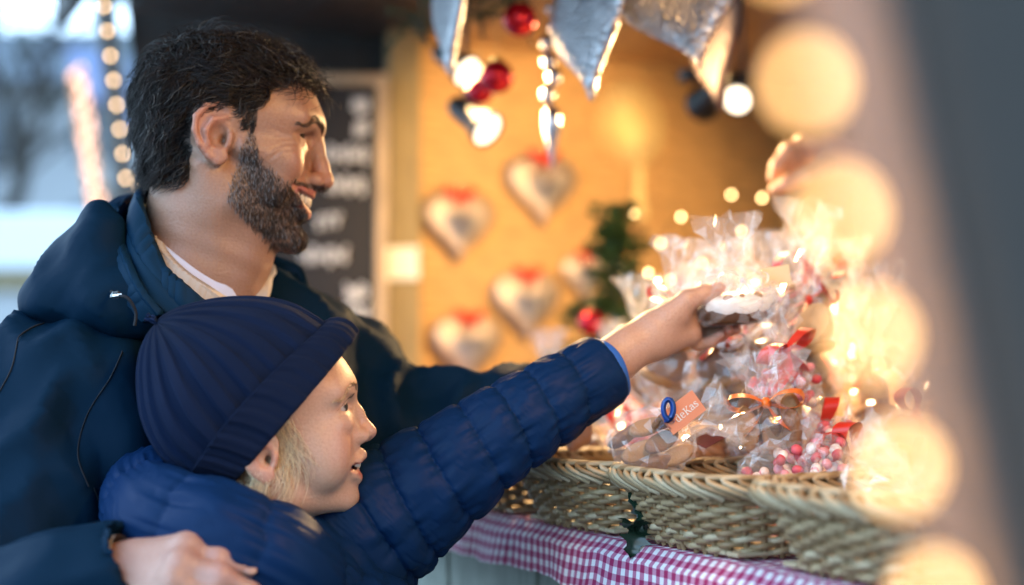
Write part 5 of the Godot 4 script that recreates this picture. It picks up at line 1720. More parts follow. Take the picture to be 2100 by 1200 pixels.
func outside() -> void:
	# ground
	var g := Geo.new()
	g.quad(Vector3(-200, 0, 40), Vector3(200, 0, 40), Vector3(200, 0, -260), Vector3(-200, 0, -260))
	part("ground", g.mesh(), M.paving, self, "structure")
	# ---- neighbouring stall with a lit post and a blue roof
	var hut := thing("market_hut", "blue roofed market hut behind the man, its corner post lined with lights", "market hut", Transform3D(Basis(), Vector3(P(215, 600, 6.0).x, 0, P(215, 600, 6.0).z)))
	g = Geo.new()
	var base := hut.position
	var pt := func(px, py, d): return P(px, py, d) - base
	g.box(Transform3D(Basis.from_euler(Vector3(0, 0.5, 0)), Vector3(0.16, 0.95, -0.35)), Vector3(0.5, 1.9, 0.5), 0.01)
	part("wall", g.mesh(), M.dark_timber, hut)
	g = Geo.new()
	sheet(g, [[pt.call(140, 105, 5.9), pt.call(190, 108, 6.0), pt.call(240, 100, 6.2)], [pt.call(175, 190, 5.7), pt.call(225, 230, 5.8), pt.call(290, 300, 6.0)]], 8, 6, 0.03)
	part("roof", g.mesh(), M.blue_roof, hut)
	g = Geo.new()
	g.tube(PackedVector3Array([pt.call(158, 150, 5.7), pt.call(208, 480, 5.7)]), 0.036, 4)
	part("corner_post", g.mesh(), M.bulb_lit_timber, hut)
	var many := []
	for k in 64:
		many.append((pt.call(158, 140, 5.64) as Vector3).lerp(pt.call(208, 480, 5.64), k / 63.0) + Vector3(rnd(-0.025, 0.025), 0, 0))
	bulbs(hut, many, 0.008, M.bulb_amber, 0.0)
	# ---- string of lights down the edge board
	var string := thing("light_string", "row of warm bulbs down the sloping edge of the dark hut", "light string", Transform3D(Basis(), P(240, 200, 3.4)))
	var line := []
	for k in 10:
		line.append(P(207, -38, 3.38).lerp(P(264, 415, 3.42), k / 9.0) - string.position)
	bulbs(string, line, 0.0045, M.bulb_row, 0.0)
	g = Geo.new()
	g.tube(PackedVector3Array(line), 0.0015, 5)
	part("cable", g.mesh(), M.seam, string)
	var more := thing("light_string", "loose cluster of yellow bulbs low behind the man's collar", "light string", Transform3D(Basis(), P(250, 350, 4.6)))
	line = []
	for q in [[236, 268], [240, 292], [246, 325], [252, 352], [262, 378], [258, 400], [240, 385], [288, 377], [266, 408]]: line.append(P(q[0], q[1], 4.6) - more.position)
	bulbs(more, line, 0.005, M.bulb_row, 0.0)
	g = Geo.new()
	g.tube(spline(line, 40), 0.0015, 5)
	part("cable", g.mesh(), M.seam, more)
	# ---- far buildings, a long pale van-like kiosk, trees
	var house := thing("house", "large pale blue grey house far behind the trees", "house", Transform3D(Basis(), Vector3(-16, 0, -38)))
	g = Geo.new()
	g.box(Transform3D(Basis(), Vector3(0, 4.2, 0)), Vector3(14, 8.4, 6), 0.05)
	part("wall", g.mesh(), M.pale_wall, house)
	g = Geo.new()
	g.box(Transform3D(Basis.from_euler(Vector3(0.5, 0, 0)), Vector3(0, 9.2, 1.6)), Vector3(14.6, 0.2, 4.4), 0.02)
	part("roof", g.mesh(), M.slate_roof, house)
	for r in 3:
		for k in 6:
			g = Geo.new()
			g.box(Transform3D(Basis(), Vector3(-5.6 + 2.25 * k, 1.8 + 2.6 * r, 3.02)), Vector3(1.0, 1.5, 0.06), 0.01)
			part("window", g.mesh(), M.window, house)
	var kiosk := thing("white_kiosk", "low white kiosk with a flat roof across the square", "kiosk", Transform3D(Basis(), Vector3(P(60, 600, 11).x, 0, P(60, 600, 11).z)))
	for q in [[Vector3(0, 0.9, 0), Vector3(2.6, 1.8, 1.2), M.pale_wall], [Vector3(0, 2.02, 0.05), Vector3(2.9, 0.42, 1.4), M.white_board], [Vector3(0, 1.74, 0.64), Vector3(2.6, 0.14, 0.06), M.khaki]]:
		g = Geo.new()
		g.box(Transform3D(Basis(), q[0]), q[1], 0.02)
		part(["body", "roof", "counter_ledge"][[0.9, 2.02, 1.74].find(q[0].y)], g.mesh(), q[2], kiosk)
	# ---- added unseen hut behind the camera, cuts the sky light from the front
	var opposite := thing("added_unseen_hut", "added unseen dark hut behind the viewer that holds off the front sky light", "hut", Transform3D(Basis(), Vector3(2.4, 0, 2.3)))
	for k in 24:
		g = Geo.new()
		g.box(Transform3D(Basis(), Vector3(-2.3 + 0.2 * k, 1.4, 0)), Vector3(0.196, 2.8, 0.03), 0.003)
		part("board", g.mesh(), M.dark_timber, opposite)
	g = Geo.new()
	g.box(Transform3D(Basis.from_euler(Vector3(0.35, 0, 0)), Vector3(0, 2.95, 0.2)), Vector3(5.2, 0.05, 2.0), 0.005)
	part("roof", g.mesh(), M.dark_timber, opposite)
	for q in [[-5.6, -15.0, 5.2, 4], [-12.0, -32.0, 8.5, 2]]:
		bare_tree(Vector3(q[0], 0, q[1]), q[2], q[3])

func bare_tree(foot: Vector3, tall: float, as_seed: int) -> void:
	var where := ["dark winter tree across the square, the nearer of two", "dark winter tree in front of the pale house, the farther of two"]
	var tree := thing("tree", where[[4, 2].find(as_seed)], "tree", Transform3D(Basis(), foot), "winter trees across the square")
	var r := RandomNumberGenerator.new()
	r.seed = as_seed
	var trunk := Geo.new()
	trunk.tube(spline([Vector3.ZERO, Vector3(0.1, tall * 0.2, 0), Vector3(-0.05, tall * 0.4, 0.1)], 8), PackedFloat32Array([0.3, 0.26, 0.24, 0.22, 0.2, 0.19, 0.18, 0.17]), 9)
	part("trunk", trunk.mesh(), M.bark, tree)
	var crown := Geo.new()
	var tips := [[Vector3(-0.05, tall * 0.4, 0.1), Vector3(0, 1, 0), tall * 0.26, 0.16]]
	for level in 4:
		var next := []
		for t in tips:
			for k in 3:
				var d: Vector3 = ((t[1] as Vector3) + Vector3(r.randf_range(-1, 1), r.randf_range(-0.35, 0.7), r.randf_range(-1, 1)) * 0.85).normalized()
				var e: Vector3 = t[0] + d * t[2] * r.randf_range(0.7, 1.1)
				crown.tube(PackedVector3Array([t[0], (t[0] as Vector3).lerp(e, 0.5) + Vector3(r.randf_range(-1, 1), 0, r.randf_range(-1, 1)) * 0.06 * (t[2] as float), e]), PackedFloat32Array([t[3], t[3] * 0.75, t[3] * 0.5]), 5)
				next.append([e, d, t[2] * 0.72, t[3] * 0.52])
		tips = next
	part("crown", crown.mesh(), M.bark, tree, "stuff")
	var leaf := Geo.new()
	for t in tips:
		if r.randf() < 0.55: continue
		for k in 5:
			var p: Vector3 = t[0] + Vector3(r.randf_range(-1, 1), r.randf_range(-1, 1), r.randf_range(-1, 1)) * 0.3
			var d := Vector3(r.randf_range(-1, 1), r.randf_range(-1, 1), r.randf_range(-1, 1)).normalized() * 0.12
			var e := d.cross(Vector3(r.randf_range(-1, 1), 1, 0)).normalized() * 0.06
			leaf.quad(p - d, p + e, p + d, p - e)
	part("withered_leaves", leaf.mesh(), M.dry_leaf, tree, "stuff")


# ---------------------------------------------------------------- materials

func knit_image() -> ImageTexture:   # one stitch: two yarns that lean together
	var im := Image.create(32, 32, false, Image.FORMAT_L8)
	for y in 32:
		for x in 32:
			var u := x / 32.0
			var s := absf(u - 0.5) * 2.0
			var v := fposmod(y / 32.0 + s * 0.5, 1.0)
			var h := pow(absf(sin(PI * v)), 0.6) * pow(absf(sin(PI * s)), 0.5)
			im.set_pixel(x, y, Color(h, h, h))
	return ImageTexture.create_from_image(im)

func materials():
	var pores := noise_tex(0.05, 4, 256)
	var crumple := noise_tex(0.018, 5, 512)
	var weave := noise_tex(0.25, 2, 256)
	M.skin = relief(triplanar(tinted(mat(Color.WHITE, 0.46)), 20.0), pores, 0.032)
	M.skin.albedo_texture = noise_tex(0.03, 5, 512, FastNoiseLite.TYPE_SIMPLEX_SMOOTH, ramp([[0.0, Color(0.80, 0.72, 0.70)], [0.5, Color(0.95, 0.95, 0.95)], [1.0, Color(1, 1, 1)]]), 77)
	M.skin.subsurf_scatter_enabled = true
	M.skin.subsurf_scatter_strength = 0.12
	M.dark_hair = tinted(mat(Color.WHITE, 0.5))
	M.blond_hair = tinted(mat(Color.WHITE, 0.35))
	M.eye = tinted(mat(Color.WHITE, 0.08))
	M.tooth = tinted(mat(Color.WHITE, 0.25))
	M.knit = relief(mat(Color(0.0055, 0.017, 0.058), 0.85), knit_image(), 0.13)
	M.puffer = relief(triplanar(mat(Color(0.0034, 0.020, 0.068), 0.5), 4.0), crumple, 0.02)
	M.puffer_lining = mat(Color(0.03, 0.12, 0.42), 0.5)
	M.coat = relief(triplanar(mat(Color(0.0022, 0.015, 0.034), 0.62), 4.0), crumple, 0.03)
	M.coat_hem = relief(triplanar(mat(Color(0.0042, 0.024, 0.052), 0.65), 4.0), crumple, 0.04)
	M.seam = mat(Color(0.003, 0.006, 0.012), 0.8)
	M.shirt = mat(Color(0.55, 0.58, 0.72), 0.8)
	M.wool = relief(mat(Color(0.50, 0.45, 0.40), 0.9), knit_image(), 0.1)
	M.steel = mat(Color(0.6, 0.6, 0.6), 0.25, 1.0)
	M.trouser = mat(Color(0.02, 0.022, 0.03), 0.8)
	M.shoe = mat(Color(0.02, 0.015, 0.012), 0.5)
	M.nail = mat(Color(0.42, 0.25, 0.19), 0.35)
	M.zip = mat(Color(0.05, 0.10, 0.30), 0.4)
	# stall and goods
	var grain := noise_tex(0.03, 4, 256)
	var w := 0
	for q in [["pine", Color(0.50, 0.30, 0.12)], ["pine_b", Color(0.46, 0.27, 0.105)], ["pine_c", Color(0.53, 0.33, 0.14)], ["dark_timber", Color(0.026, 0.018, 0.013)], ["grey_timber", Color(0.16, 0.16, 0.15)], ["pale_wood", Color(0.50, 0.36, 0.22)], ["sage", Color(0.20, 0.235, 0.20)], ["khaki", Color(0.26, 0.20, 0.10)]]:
		var c: Color = q[1]
		var m := mat(c, 0.65)
		m.albedo_color = Color.WHITE
		m.albedo_texture = noise_tex(0.02, 4, 256, FastNoiseLite.TYPE_SIMPLEX_SMOOTH, ramp([[0.0, c * 0.7], [0.5, c], [1.0, c * 1.2]]), 40 + w)
		M[q[0]] = relief(triplanar(m, 1.0), grain, 0.05)
		m.uv1_scale = Vector3(2.0, 9.0, 9.0) if w < 3 else Vector3(9.0, 1.5, 9.0)
		w += 1
	M.white_board = mat(Color(0.62, 0.62, 0.62), 0.6)
	M.paper = mat(Color(0.75, 0.74, 0.70), 0.8)
	M.slate = relief(triplanar(mat(Color(0.018, 0.016, 0.017), 0.75), 4.0), grain, 0.02)
	M.chalk = mat(Color(0.72, 0.71, 0.70), 0.9)
	M.gingham = relief(mat(Color.WHITE, 0.85), weave, 0.01)
	M.gingham.albedo_color = Color.WHITE
	M.gingham.albedo_texture = gingham_image()
	w = 0
	for q in [["willow", Color(0.38, 0.28, 0.155)], ["willow_b", Color(0.25, 0.165, 0.08)], ["willow_c", Color(0.45, 0.36, 0.225)]]:
		M[q[0]] = relief(triplanar(mat(q[1], 0.5), 12.0), grain, 0.03)
	M.film = mat(Color(1, 1, 1), 0.06)
	M.film.albedo_color = Color(1, 1, 1, 0.09)
	M.film.transparency = BaseMaterial3D.TRANSPARENCY_ALPHA
	M.film.metallic_specular = 0.72
	M.ginger = relief(triplanar(mat(Color(0.20, 0.085, 0.032), 0.6), 30.0), pores, 0.06)
	M.biscuit = relief(triplanar(mat(Color(0.38, 0.20, 0.08), 0.65), 30.0), pores, 0.06)
	M.choc = relief(triplanar(mat(Color(0.085, 0.038, 0.018), 0.4), 30.0), pores, 0.06)
	M.icing = mat(Color(0.80, 0.79, 0.76), 0.35)
	M.sweet = tinted(mat(Color.WHITE, 0.5))
	M.red_ribbon = mat(Color(0.60, 0.035, 0.02), 0.3)
	M.white_ribbon = mat(Color(0.75, 0.75, 0.78), 0.3)
	M.orange_ribbon = mat(Color(0.75, 0.17, 0.02), 0.3)
	M.blue_ribbon = mat(Color(0.015, 0.07, 0.32), 0.3)
	M.salmon = mat(Color(0.62, 0.24, 0.14), 0.6)
	M.wine = mat(Color(0.10, 0.015, 0.02), 0.5)
	M.wine_cloth = mat(Color(0.10, 0.06, 0.06), 0.8)
	M.cream_card = mat(Color(0.70, 0.52, 0.30), 0.6)
	M.holly = mat(Color(0.012, 0.03, 0.018), 0.25)
	M.needle = tinted(mat(Color.WHITE, 0.55))
	M.bark = mat(Color(0.035, 0.028, 0.022), 0.85)
	M.dry_leaf = mat(Color(0.10, 0.11, 0.10), 0.8)
	M.red_glass = mat(Color(0.42, 0.008, 0.02), 0.12, 0.6)
	M.gold = mat(Color(0.6, 0.42, 0.15), 0.3, 1.0)
	M.mirror_glass = mat(Color(0.50, 0.48, 0.50), 0.12, 0.9)
	M.hammered = relief(triplanar(mat(Color(0.46, 0.46, 0.48), 0.30, 1.0), 12.0), noise_tex(0.06, 1, 256, FastNoiseLite.TYPE_CELLULAR), 0.5)
	M.hammered_shaded = relief(triplanar(mat(Color(0.11, 0.075, 0.07), 0.5, 0.8), 12.0), grain, 0.2)  # darker copy of the silver, with the shade put into its colour
	M.straw = mat(Color(0.85, 0.66, 0.30), 0.4)
	M.hammered_dull = relief(triplanar(mat(Color(0.50, 0.42, 0.37), 0.42, 0.7), 12.0), noise_tex(0.06, 1, 256, FastNoiseLite.TYPE_CELLULAR), 0.2)
	M.bulb_amber = glow(Color(1.0, 0.33, 0.02), 2.6)
	M.bulb_lit_timber = mat(Color(0.42, 0.17, 0.03), 0.6)  # the orange glow of the bulbs is put into the timber's colour
	M.black_metal = mat(Color(0.008, 0.008, 0.008), 0.45)
	M.bulb_small = glow(Color(1.0, 0.62, 0.24), 16.0)
	M.bulb_row = glow(Color(1.0, 0.62, 0.30), 11.0)
	M.bulb_near = glow(Color(1.0, 0.50, 0.11), 9.0)
	M.cable = mat(Color(0.02, 0.02, 0.018), 0.5)
	M.lit_face_paint = mat(Color(0.15, 0.118, 0.108), 0.6)  # paler than the post: the light on its left face is in the colour
	M.grey_paint = relief(triplanar(mat(Color(0.046, 0.043, 0.038), 0.7), 5.0), grain, 0.03)
	M.paving = triplanar(mat(Color(0.16, 0.16, 0.16), 0.8), 0.5, true)
	M.blue_roof = mat(Color(0.10, 0.12, 0.22), 0.6)
	M.pale_wall = mat(Color(0.33, 0.325, 0.325), 0.8)
	M.slate_roof = mat(Color(0.08, 0.09, 0.11), 0.7)
	M.window = mat(Color(0.06, 0.08, 0.10), 0.1)
	for q in [["coat", 0.16], ["coat_hem", 0.2], ["puffer", 0.2], ["knit", 0.3], ["dark_hair", 0.4], ["puffer_lining", 0.3], ["trouser", 0.2]]:
		(M[q[0]] as StandardMaterial3D).metallic_specular = q[1]


func gingham_image() -> ImageTexture:
	var im := Image.create(64, 64, false, Image.FORMAT_RGB8)
	for y in 64:
		for x in 64:
			var a := (x % 32) < 16
			var b := (y % 32) < 16
			var c := Color(0.74, 0.72, 0.74) if not a and not b else Color(0.30, 0.012, 0.085) if a and b else Color(0.46, 0.17, 0.28)
			if ((x + y) % 4 < 2) and a != b: c = c.lerp(Color(0.74, 0.72, 0.74) if b else Color(0.30, 0.012, 0.085), 0.18)
			im.set_pixel(x, y, c.linear_to_srgb())
	return ImageTexture.create_from_image(im)


# ---------------------------------------------------------------- helpers: placing

const FOCAL := 2917.0        # focal length in pixels of the 2100 x 1200 photograph
var cam_xf: Transform3D
var rng := RandomNumberGenerator.new()
var taken := {}

func P(px: float, py: float, d: float) -> Vector3:
	return cam_xf * Vector3((px - 1050.0) / FOCAL * d, -(py - 600.0) / FOCAL * d, -d)

func rnd(a: float, b: float) -> float:
	return rng.randf_range(a, b)

func numbered(called: String) -> String:
	if not taken.has(called):
		taken[called] = 0
		return called
	taken[called] += 1
	return "%s_%03d" % [called, taken[called]]

func tag(o: Node, label := "", category := "", group := "", kind := ""):
	if label: o.set_meta("label", label)
	if category: o.set_meta("category", category)
	if group: o.set_meta("group", group)
	if kind: o.set_meta("kind", kind)
	return o

func thing(called: String, label: String, category: String, at := Transform3D(), group := "") -> Node3D:
	var o := Node3D.new()
	o.name = numbered(called)
	add_child(o)
	o.transform = at
	tag(o, label, category, group)
	return o

func part(called: String, mesh: Mesh, m: Material, parent: Node, kind := "") -> MeshInstance3D:
	var o := MeshInstance3D.new()
	o.name = numbered(called) if parent == self else called
	o.mesh = mesh
	o.material_override = m
	parent.add_child(o, true)
	if kind: o.set_meta("kind", kind)
	return o

func copy_of(o: Node3D, at: Transform3D, label := "", group := "") -> Node3D:
	var c: Node3D = o.duplicate()
	c.name = numbered(String(o.name).get_slice("_0", 0))
	add_child(c)
	c.transform = at
	if label: c.set_meta("label", label)
	if group: c.set_meta("group", group)
	return c

func frame(origin: Vector3, x_dir: Vector3, y_hint: Vector3) -> Transform3D:
	var x := x_dir.normalized()
	var z := x.cross(y_hint).normalized()
	return Transform3D(Basis(x, z.cross(x), z), origin)

func turned(origin: Vector3, e: Vector3, s := 1.0) -> Transform3D:
	return Transform3D(Basis.from_euler(e * PI / 180.0).scaled(Vector3.ONE * s), origin)

func spline(pts: Array, n: int) -> PackedVector3Array:
	var out := PackedVector3Array()
	var last := pts.size() - 1
	for k in n:
		var t := float(k) / (n - 1) * last
		var i := mini(int(t), last - 1)
		var a: Vector3 = pts[maxi(i - 1, 0)]
		var b: Vector3 = pts[i]
		var c: Vector3 = pts[i + 1]
		var d: Vector3 = pts[mini(i + 2, last)]
		out.append(b.cubic_interpolate(c, a, d, t - i))
	return out

func spline_f(v: Array, t: float) -> float:
	var last := v.size() - 1
	t = clampf(t, 0.0, 1.0) * last
	var i := mini(int(t), last - 1)
	return cubic_interpolate(v[i], v[i + 1], v[maxi(i - 1, 0)], v[mini(i + 2, last)], t - i)


# ---------------------------------------------------------------- helpers: materials

func mat(lin: Color, rough := 0.7, metal := 0.0) -> StandardMaterial3D:
	var m := StandardMaterial3D.new()
	m.albedo_color = lin.linear_to_srgb()
	m.roughness = rough
	m.metallic = metal
	return m

func noise_tex(freq: float, octaves := 4, size := 256, kind := FastNoiseLite.TYPE_SIMPLEX_SMOOTH, ramp: Gradient = null, as_seed := 1) -> NoiseTexture2D:
	var n := FastNoiseLite.new()
	n.noise_type = kind
	n.frequency = freq
	n.fractal_octaves = octaves
	n.seed = as_seed
	var t := NoiseTexture2D.new()
	t.width = size
	t.height = size
	t.seamless = true
	t.noise = n
	if ramp: t.color_ramp = ramp
	return t

func ramp(stops: Array) -> Gradient:   # [[offset, linear colour], ...]
	var g := Gradient.new()
	var o := PackedFloat32Array()
	var c := PackedColorArray()
	for s in stops:
		o.append(s[0])
		c.append((s[1] as Color).linear_to_srgb())
	g.offsets = o
	g.colors = c
	return g

func triplanar(m: StandardMaterial3D, tiles_per_metre: float, world := false) -> StandardMaterial3D:
	m.uv1_triplanar = true
	m.uv1_world_triplanar = world
	m.uv1_scale = Vector3.ONE * tiles_per_metre
	return m

func relief(m: StandardMaterial3D, t: Texture2D, cm: float) -> StandardMaterial3D:
	m.heightmap_enabled = true
	m.heightmap_texture = t
	m.heightmap_scale = cm
	return m

func tinted(m: StandardMaterial3D) -> StandardMaterial3D:
	m.vertex_color_use_as_albedo = true
	m.albedo_color = Color.WHITE
	return m

func glow(c: Color, energy: float) -> StandardMaterial3D:
	var m := mat(Color(0.8, 0.8, 0.8), 0.5)
	m.emission_enabled = true
	m.emission = c.linear_to_srgb()
	m.emission_energy_multiplier = energy
	return m


# ---------------------------------------------------------------- helpers: meshes

class Geo:
	var v := PackedVector3Array()
	var n := PackedVector3Array()
	var c := PackedColorArray()
	var uv := PackedVector2Array()
	var i := PackedInt32Array()
	var tint := Color.WHITE

	func vert(p: Vector3, nn: Vector3, t := Vector2.ZERO) -> int:
		v.append(p)
		n.append(nn)
		c.append(tint)
		uv.append(t)
		return v.size() - 1

	func tri(a: int, b: int, d: int) -> void:   # anticlockwise seen from outside
		i.append(a)
		i.append(d)
		i.append(b)

	func quad(p: Vector3, q: Vector3, r: Vector3, s: Vector3) -> void:
		var nn := (q - p).cross(r - p).normalized()
		var a := vert(p, nn, Vector2(0, 0))
		vert(q, nn, Vector2(1, 0))
		vert(r, nn, Vector2(1, 1))
		vert(s, nn, Vector2(0, 1))
		tri(a, a + 1, a + 2)
		tri(a, a + 2, a + 3)

	# rows of points; the outside is where (next in row) x (next row) points
	func grid(rows: Array, wrap := false, tile := Vector2.ONE, flip := false) -> void:
		var base := v.size()
		var h := rows.size()
		var w: int = rows[0].size()
		for r in h:
			var row: PackedVector3Array = rows[r]
			for k in w:
				v.append(row[k])
				n.append(Vector3.ZERO)
				c.append(tint)
				uv.append(Vector2(float(k) / (w - 1), float(r) / (h - 1)) * tile)
		var first := i.size()
		for r in h - 1:
			for k in w - 1:
				var a := base + r * w + k
				if flip:
					tri(a, a + w, a + 1)
					tri(a + 1, a + w, a + w + 1)
				else:
					tri(a, a + 1, a + w)
					tri(a + 1, a + w + 1, a + w)
		smooth(base, first)
		if wrap:
			for r in h:
				var a := base + r * w
				var nn := (n[a] + n[a + w - 1]).normalized()
				n[a] = nn
				n[a + w - 1] = nn

	func smooth(base: int, first: int) -> void:
		for k in range(base, v.size()):
			n[k] = Vector3.ZERO
		for k in range(first, i.size(), 3):
			var a := i[k]
			var b := i[k + 2]
			var d := i[k + 1]
			var nn := (v[b] - v[a]).cross(v[d] - v[a])
			n[a] += nn
			n[b] += nn
			n[d] += nn
		for k in range(base, v.size()):
			n[k] = n[k].normalized() if n[k].length_squared() > 0.0 else Vector3.UP

	func tube(path: PackedVector3Array, radius, sides := 6, closed := false, flat := 1.0) -> void:
		var count := path.size()
		var base := v.size()
		var up := Vector3.ZERO
		for k in count:
			var a := path[k - 1] if k > 0 else (path[count - 2] if closed else path[0])
			var b := path[k + 1] if k < count - 1 else (path[1] if closed else path[count - 1])
			var t := (b - a).normalized()
			if up == Vector3.ZERO:
				up = t.cross(Vector3.RIGHT if absf(t.x) < 0.8 else Vector3.UP).normalized()
			up = (up - t * up.dot(t)).normalized()
			var side := t.cross(up)
			var r: float = radius if radius is float else radius[k]
			for s in sides:
				var ang := TAU * s / sides
				var o := side * cos(ang) + up * sin(ang) * flat
				vert(path[k] + o * r, o.normalized(), Vector2(float(s) / sides, float(k) / count))
		for k in count - 1:
			for s in sides:
				var a := base + k * sides + s
				var b := base + k * sides + (s + 1) % sides
				tri(a, a + sides, b)
				tri(b, a + sides, b + sides)
		if not closed:
			for e in [0, count - 1]:
				var d: Vector3 = (path[0] - path[1]) if e == 0 else (path[count - 1] - path[count - 2])
				var mid := vert(path[e], d.normalized())
				for s in sides:
					var a: int = base + e * sides + s
					var b: int = base + e * sides + (s + 1) % sides
					if e == 0: tri(a, b, mid)
					else: tri(b, a, mid)

	func box(tf: Transform3D, size: Vector3, bevel := 0.0) -> void:
		var h := size * 0.5
		var e := minf(bevel, minf(h.x, minf(h.y, h.z)) * 0.9)
		var ax := [Vector3.RIGHT, Vector3.UP, Vector3.BACK]
		for k in 3:
			for s in [-1.0, 1.0]:
				var x: Vector3 = ax[k] * s
				var y: Vector3 = ax[(k + 1) % 3] * s
				var z: Vector3 = ax[(k + 2) % 3]
				var o: Vector3 = x * h[k]
				var y1: Vector3 = y * (h[(k + 1) % 3] - e)
				var z1: Vector3 = z * (h[(k + 2) % 3] - e)
				quad(tf * (o - y1 - z1), tf * (o + y1 - z1), tf * (o + y1 + z1), tf * (o - y1 + z1))
		if e <= 0.0:
			return
		for k in 3:
			var y: Vector3 = ax[(k + 1) % 3]
			var z: Vector3 = ax[(k + 2) % 3]
			var l: Vector3 = ax[k] * (h[k] - e)
			for s in [-1.0, 1.0]:
				for q in [-1.0, 1.0]:
					var a: Vector3 = y * s * h[(k + 1) % 3] + z * q * (h[(k + 2) % 3] - e)
					var b: Vector3 = y * s * (h[(k + 1) % 3] - e) + z * q * h[(k + 2) % 3]
					if s * q > 0: quad(tf * (a - l), tf * (a + l), tf * (b + l), tf * (b - l))
					else: quad(tf * (a + l), tf * (a - l), tf * (b - l), tf * (b + l))
		for sx in [-1.0, 1.0]:
			for sy in [-1.0, 1.0]:
				for sz in [-1.0, 1.0]:
					var a := tf * Vector3(sx * h.x, sy * (h.y - e), sz * (h.z - e))
					var b := tf * Vector3(sx * (h.x - e), sy * h.y, sz * (h.z - e))
					var d := tf * Vector3(sx * (h.x - e), sy * (h.y - e), sz * h.z)
					var up := (b - a).cross(d - a)
					var out: bool = up.dot(tf.basis * Vector3(sx, sy, sz)) > 0
					var nn := up.normalized() * (1.0 if out else -1.0)
					var q := vert(a, nn)
					vert(b, nn)
					vert(d, nn)
					if out: tri(q, q + 1, q + 2)
					else: tri(q, q + 2, q + 1)

	func ball(tf: Transform3D, seg := 12, rings := 8) -> void:
		var rows := []
		for r in rings + 1:
			var row := PackedVector3Array()
			var th := PI * r / rings
			for k in seg + 1:
				var ph := TAU * k / seg
				row.append(tf * Vector3(sin(th) * cos(ph), -cos(th), -sin(th) * sin(ph)))
			rows.append(row)
		grid(rows, true)

	func lathe(tf: Transform3D, prof: PackedVector2Array, seg := 16) -> void:   # profile from the bottom up: x radius, y height
		var rows := []
		for p in prof:
			var row := PackedVector3Array()
			for k in seg + 1:
				var ph := TAU * k / seg
				row.append(tf * Vector3(p.x * cos(ph), p.y, -p.x * sin(ph)))
			rows.append(row)
		grid(rows, true)

	func shift(from: int, by: Callable) -> void:   # moves vertices
		for k in range(from, v.size()):
			v[k] = by.call(v[k], n[k])

	func join(o: Geo, tf: Transform3D) -> void:
		var base := v.size()
		for k in o.v.size():
			v.append(tf * o.v[k])
			n.append((tf.basis * o.n[k]).normalized())
		c.append_array(o.c)
		uv.append_array(o.uv)
		for k in o.i:
			i.append(base + k)

	func mesh() -> ArrayMesh:
		var a := []
		a.resize(Mesh.ARRAY_MAX)
		a[Mesh.ARRAY_VERTEX] = v
		a[Mesh.ARRAY_NORMAL] = n
		a[Mesh.ARRAY_COLOR] = c
		a[Mesh.ARRAY_TEX_UV] = uv
		a[Mesh.ARRAY_INDEX] = i
		var m := ArrayMesh.new()
		m.add_surface_from_arrays(Mesh.PRIMITIVE_TRIANGLES, a)
		return m


# A thick sheet of cloth through a net of control points: rows of equal length, smooth in both directions.
func sheet(g: Geo, net: Array, nu: int, nv: int, thick: float, ripple = null) -> void:
	var cols := []
	for r in net:
		cols.append(spline(r, nu))
	var rows := []
	for k in nv:
		var row := PackedVector3Array()
		row.resize(nu)
		rows.append(row)
	for u in nu:
		var line := []
		for r in cols:
			line.append(r[u])
		var s := spline(line, nv)
		for k in nv:
			rows[k][u] = s[k]
	var t := Geo.new()
	t.grid(rows)
	if ripple != null:
		for k in t.v.size():
			t.v[k] += t.n[k] * (ripple.call(t.uv[k], t.v[k]) as float)
		t.smooth(0, 0)
	# front, back and rim, the rim rounded by one middle line
	var front := []
	var back := []
	for r in nv:
		var a := PackedVector3Array()
		var b := PackedVector3Array()
		for u in nu:
			var k := r * nu + u
			a.append(t.v[k] + t.n[k] * thick * 0.5)
			b.append(t.v[k] - t.n[k] * thick * 0.5)
		front.append(a)
		back.append(b)
	g.grid(front, false, Vector2.ONE)
	g.grid(back, false, Vector2.ONE, true)
	var rim_a := PackedVector3Array()
	var rim_b := PackedVector3Array()
	var rim_m := PackedVector3Array()
	var ring := []
	for u in nu: ring.append(u)
	for r in range(1, nv): ring.append(r * nu + nu - 1)
	for u in range(nu - 2, -1, -1): ring.append((nv - 1) * nu + u)
	for r in range(nv - 2, -1, -1): ring.append(r * nu)
	var centre := t.v[(nv / 2) * nu + nu / 2]
	for q in ring.size():
		var k: int = ring[q]
		var along := (t.v[ring[(q + 1) % (ring.size() - 1)]] - t.v[ring[q - 1 if q > 0 else ring.size() - 2]])
		var out := along.cross(t.n[k]).normalized()
		rim_a.append(t.v[k] + t.n[k] * thick * 0.5)
		rim_b.append(t.v[k] - t.n[k] * thick * 0.5)
		rim_m.append(t.v[k] + out * thick * 0.45)
	g.grid([rim_b, rim_m, rim_a], true, Vector2.ONE, true)


# ---------------------------------------------------------------- helpers: sculpting with distance fields

class Prim:
	var kind := 0            # 0 ellipsoid, 1 tapered capsule
	var a: Vector3
	var b: Vector3
	var r: Vector3
	var ra: float
	var rb: float
	var k: float
	var cut := false
	var inv: Basis
	var turned := false

	func d(p: Vector3) -> float:
		if kind == 0:
			var q := p - a
			if turned: q = inv * q
			var s := q / r
			var k0 := s.length()
			var k1 := (s / r).length()
			return k0 * (k0 - 1.0) / k1 if k1 > 0.0 else -minf(r.x, minf(r.y, r.z))
		var ab := b - a
		var t := clampf((p - a).dot(ab) / ab.length_squared(), 0.0, 1.0)
		return (p - a - ab * t).length() - lerpf(ra, rb, t)


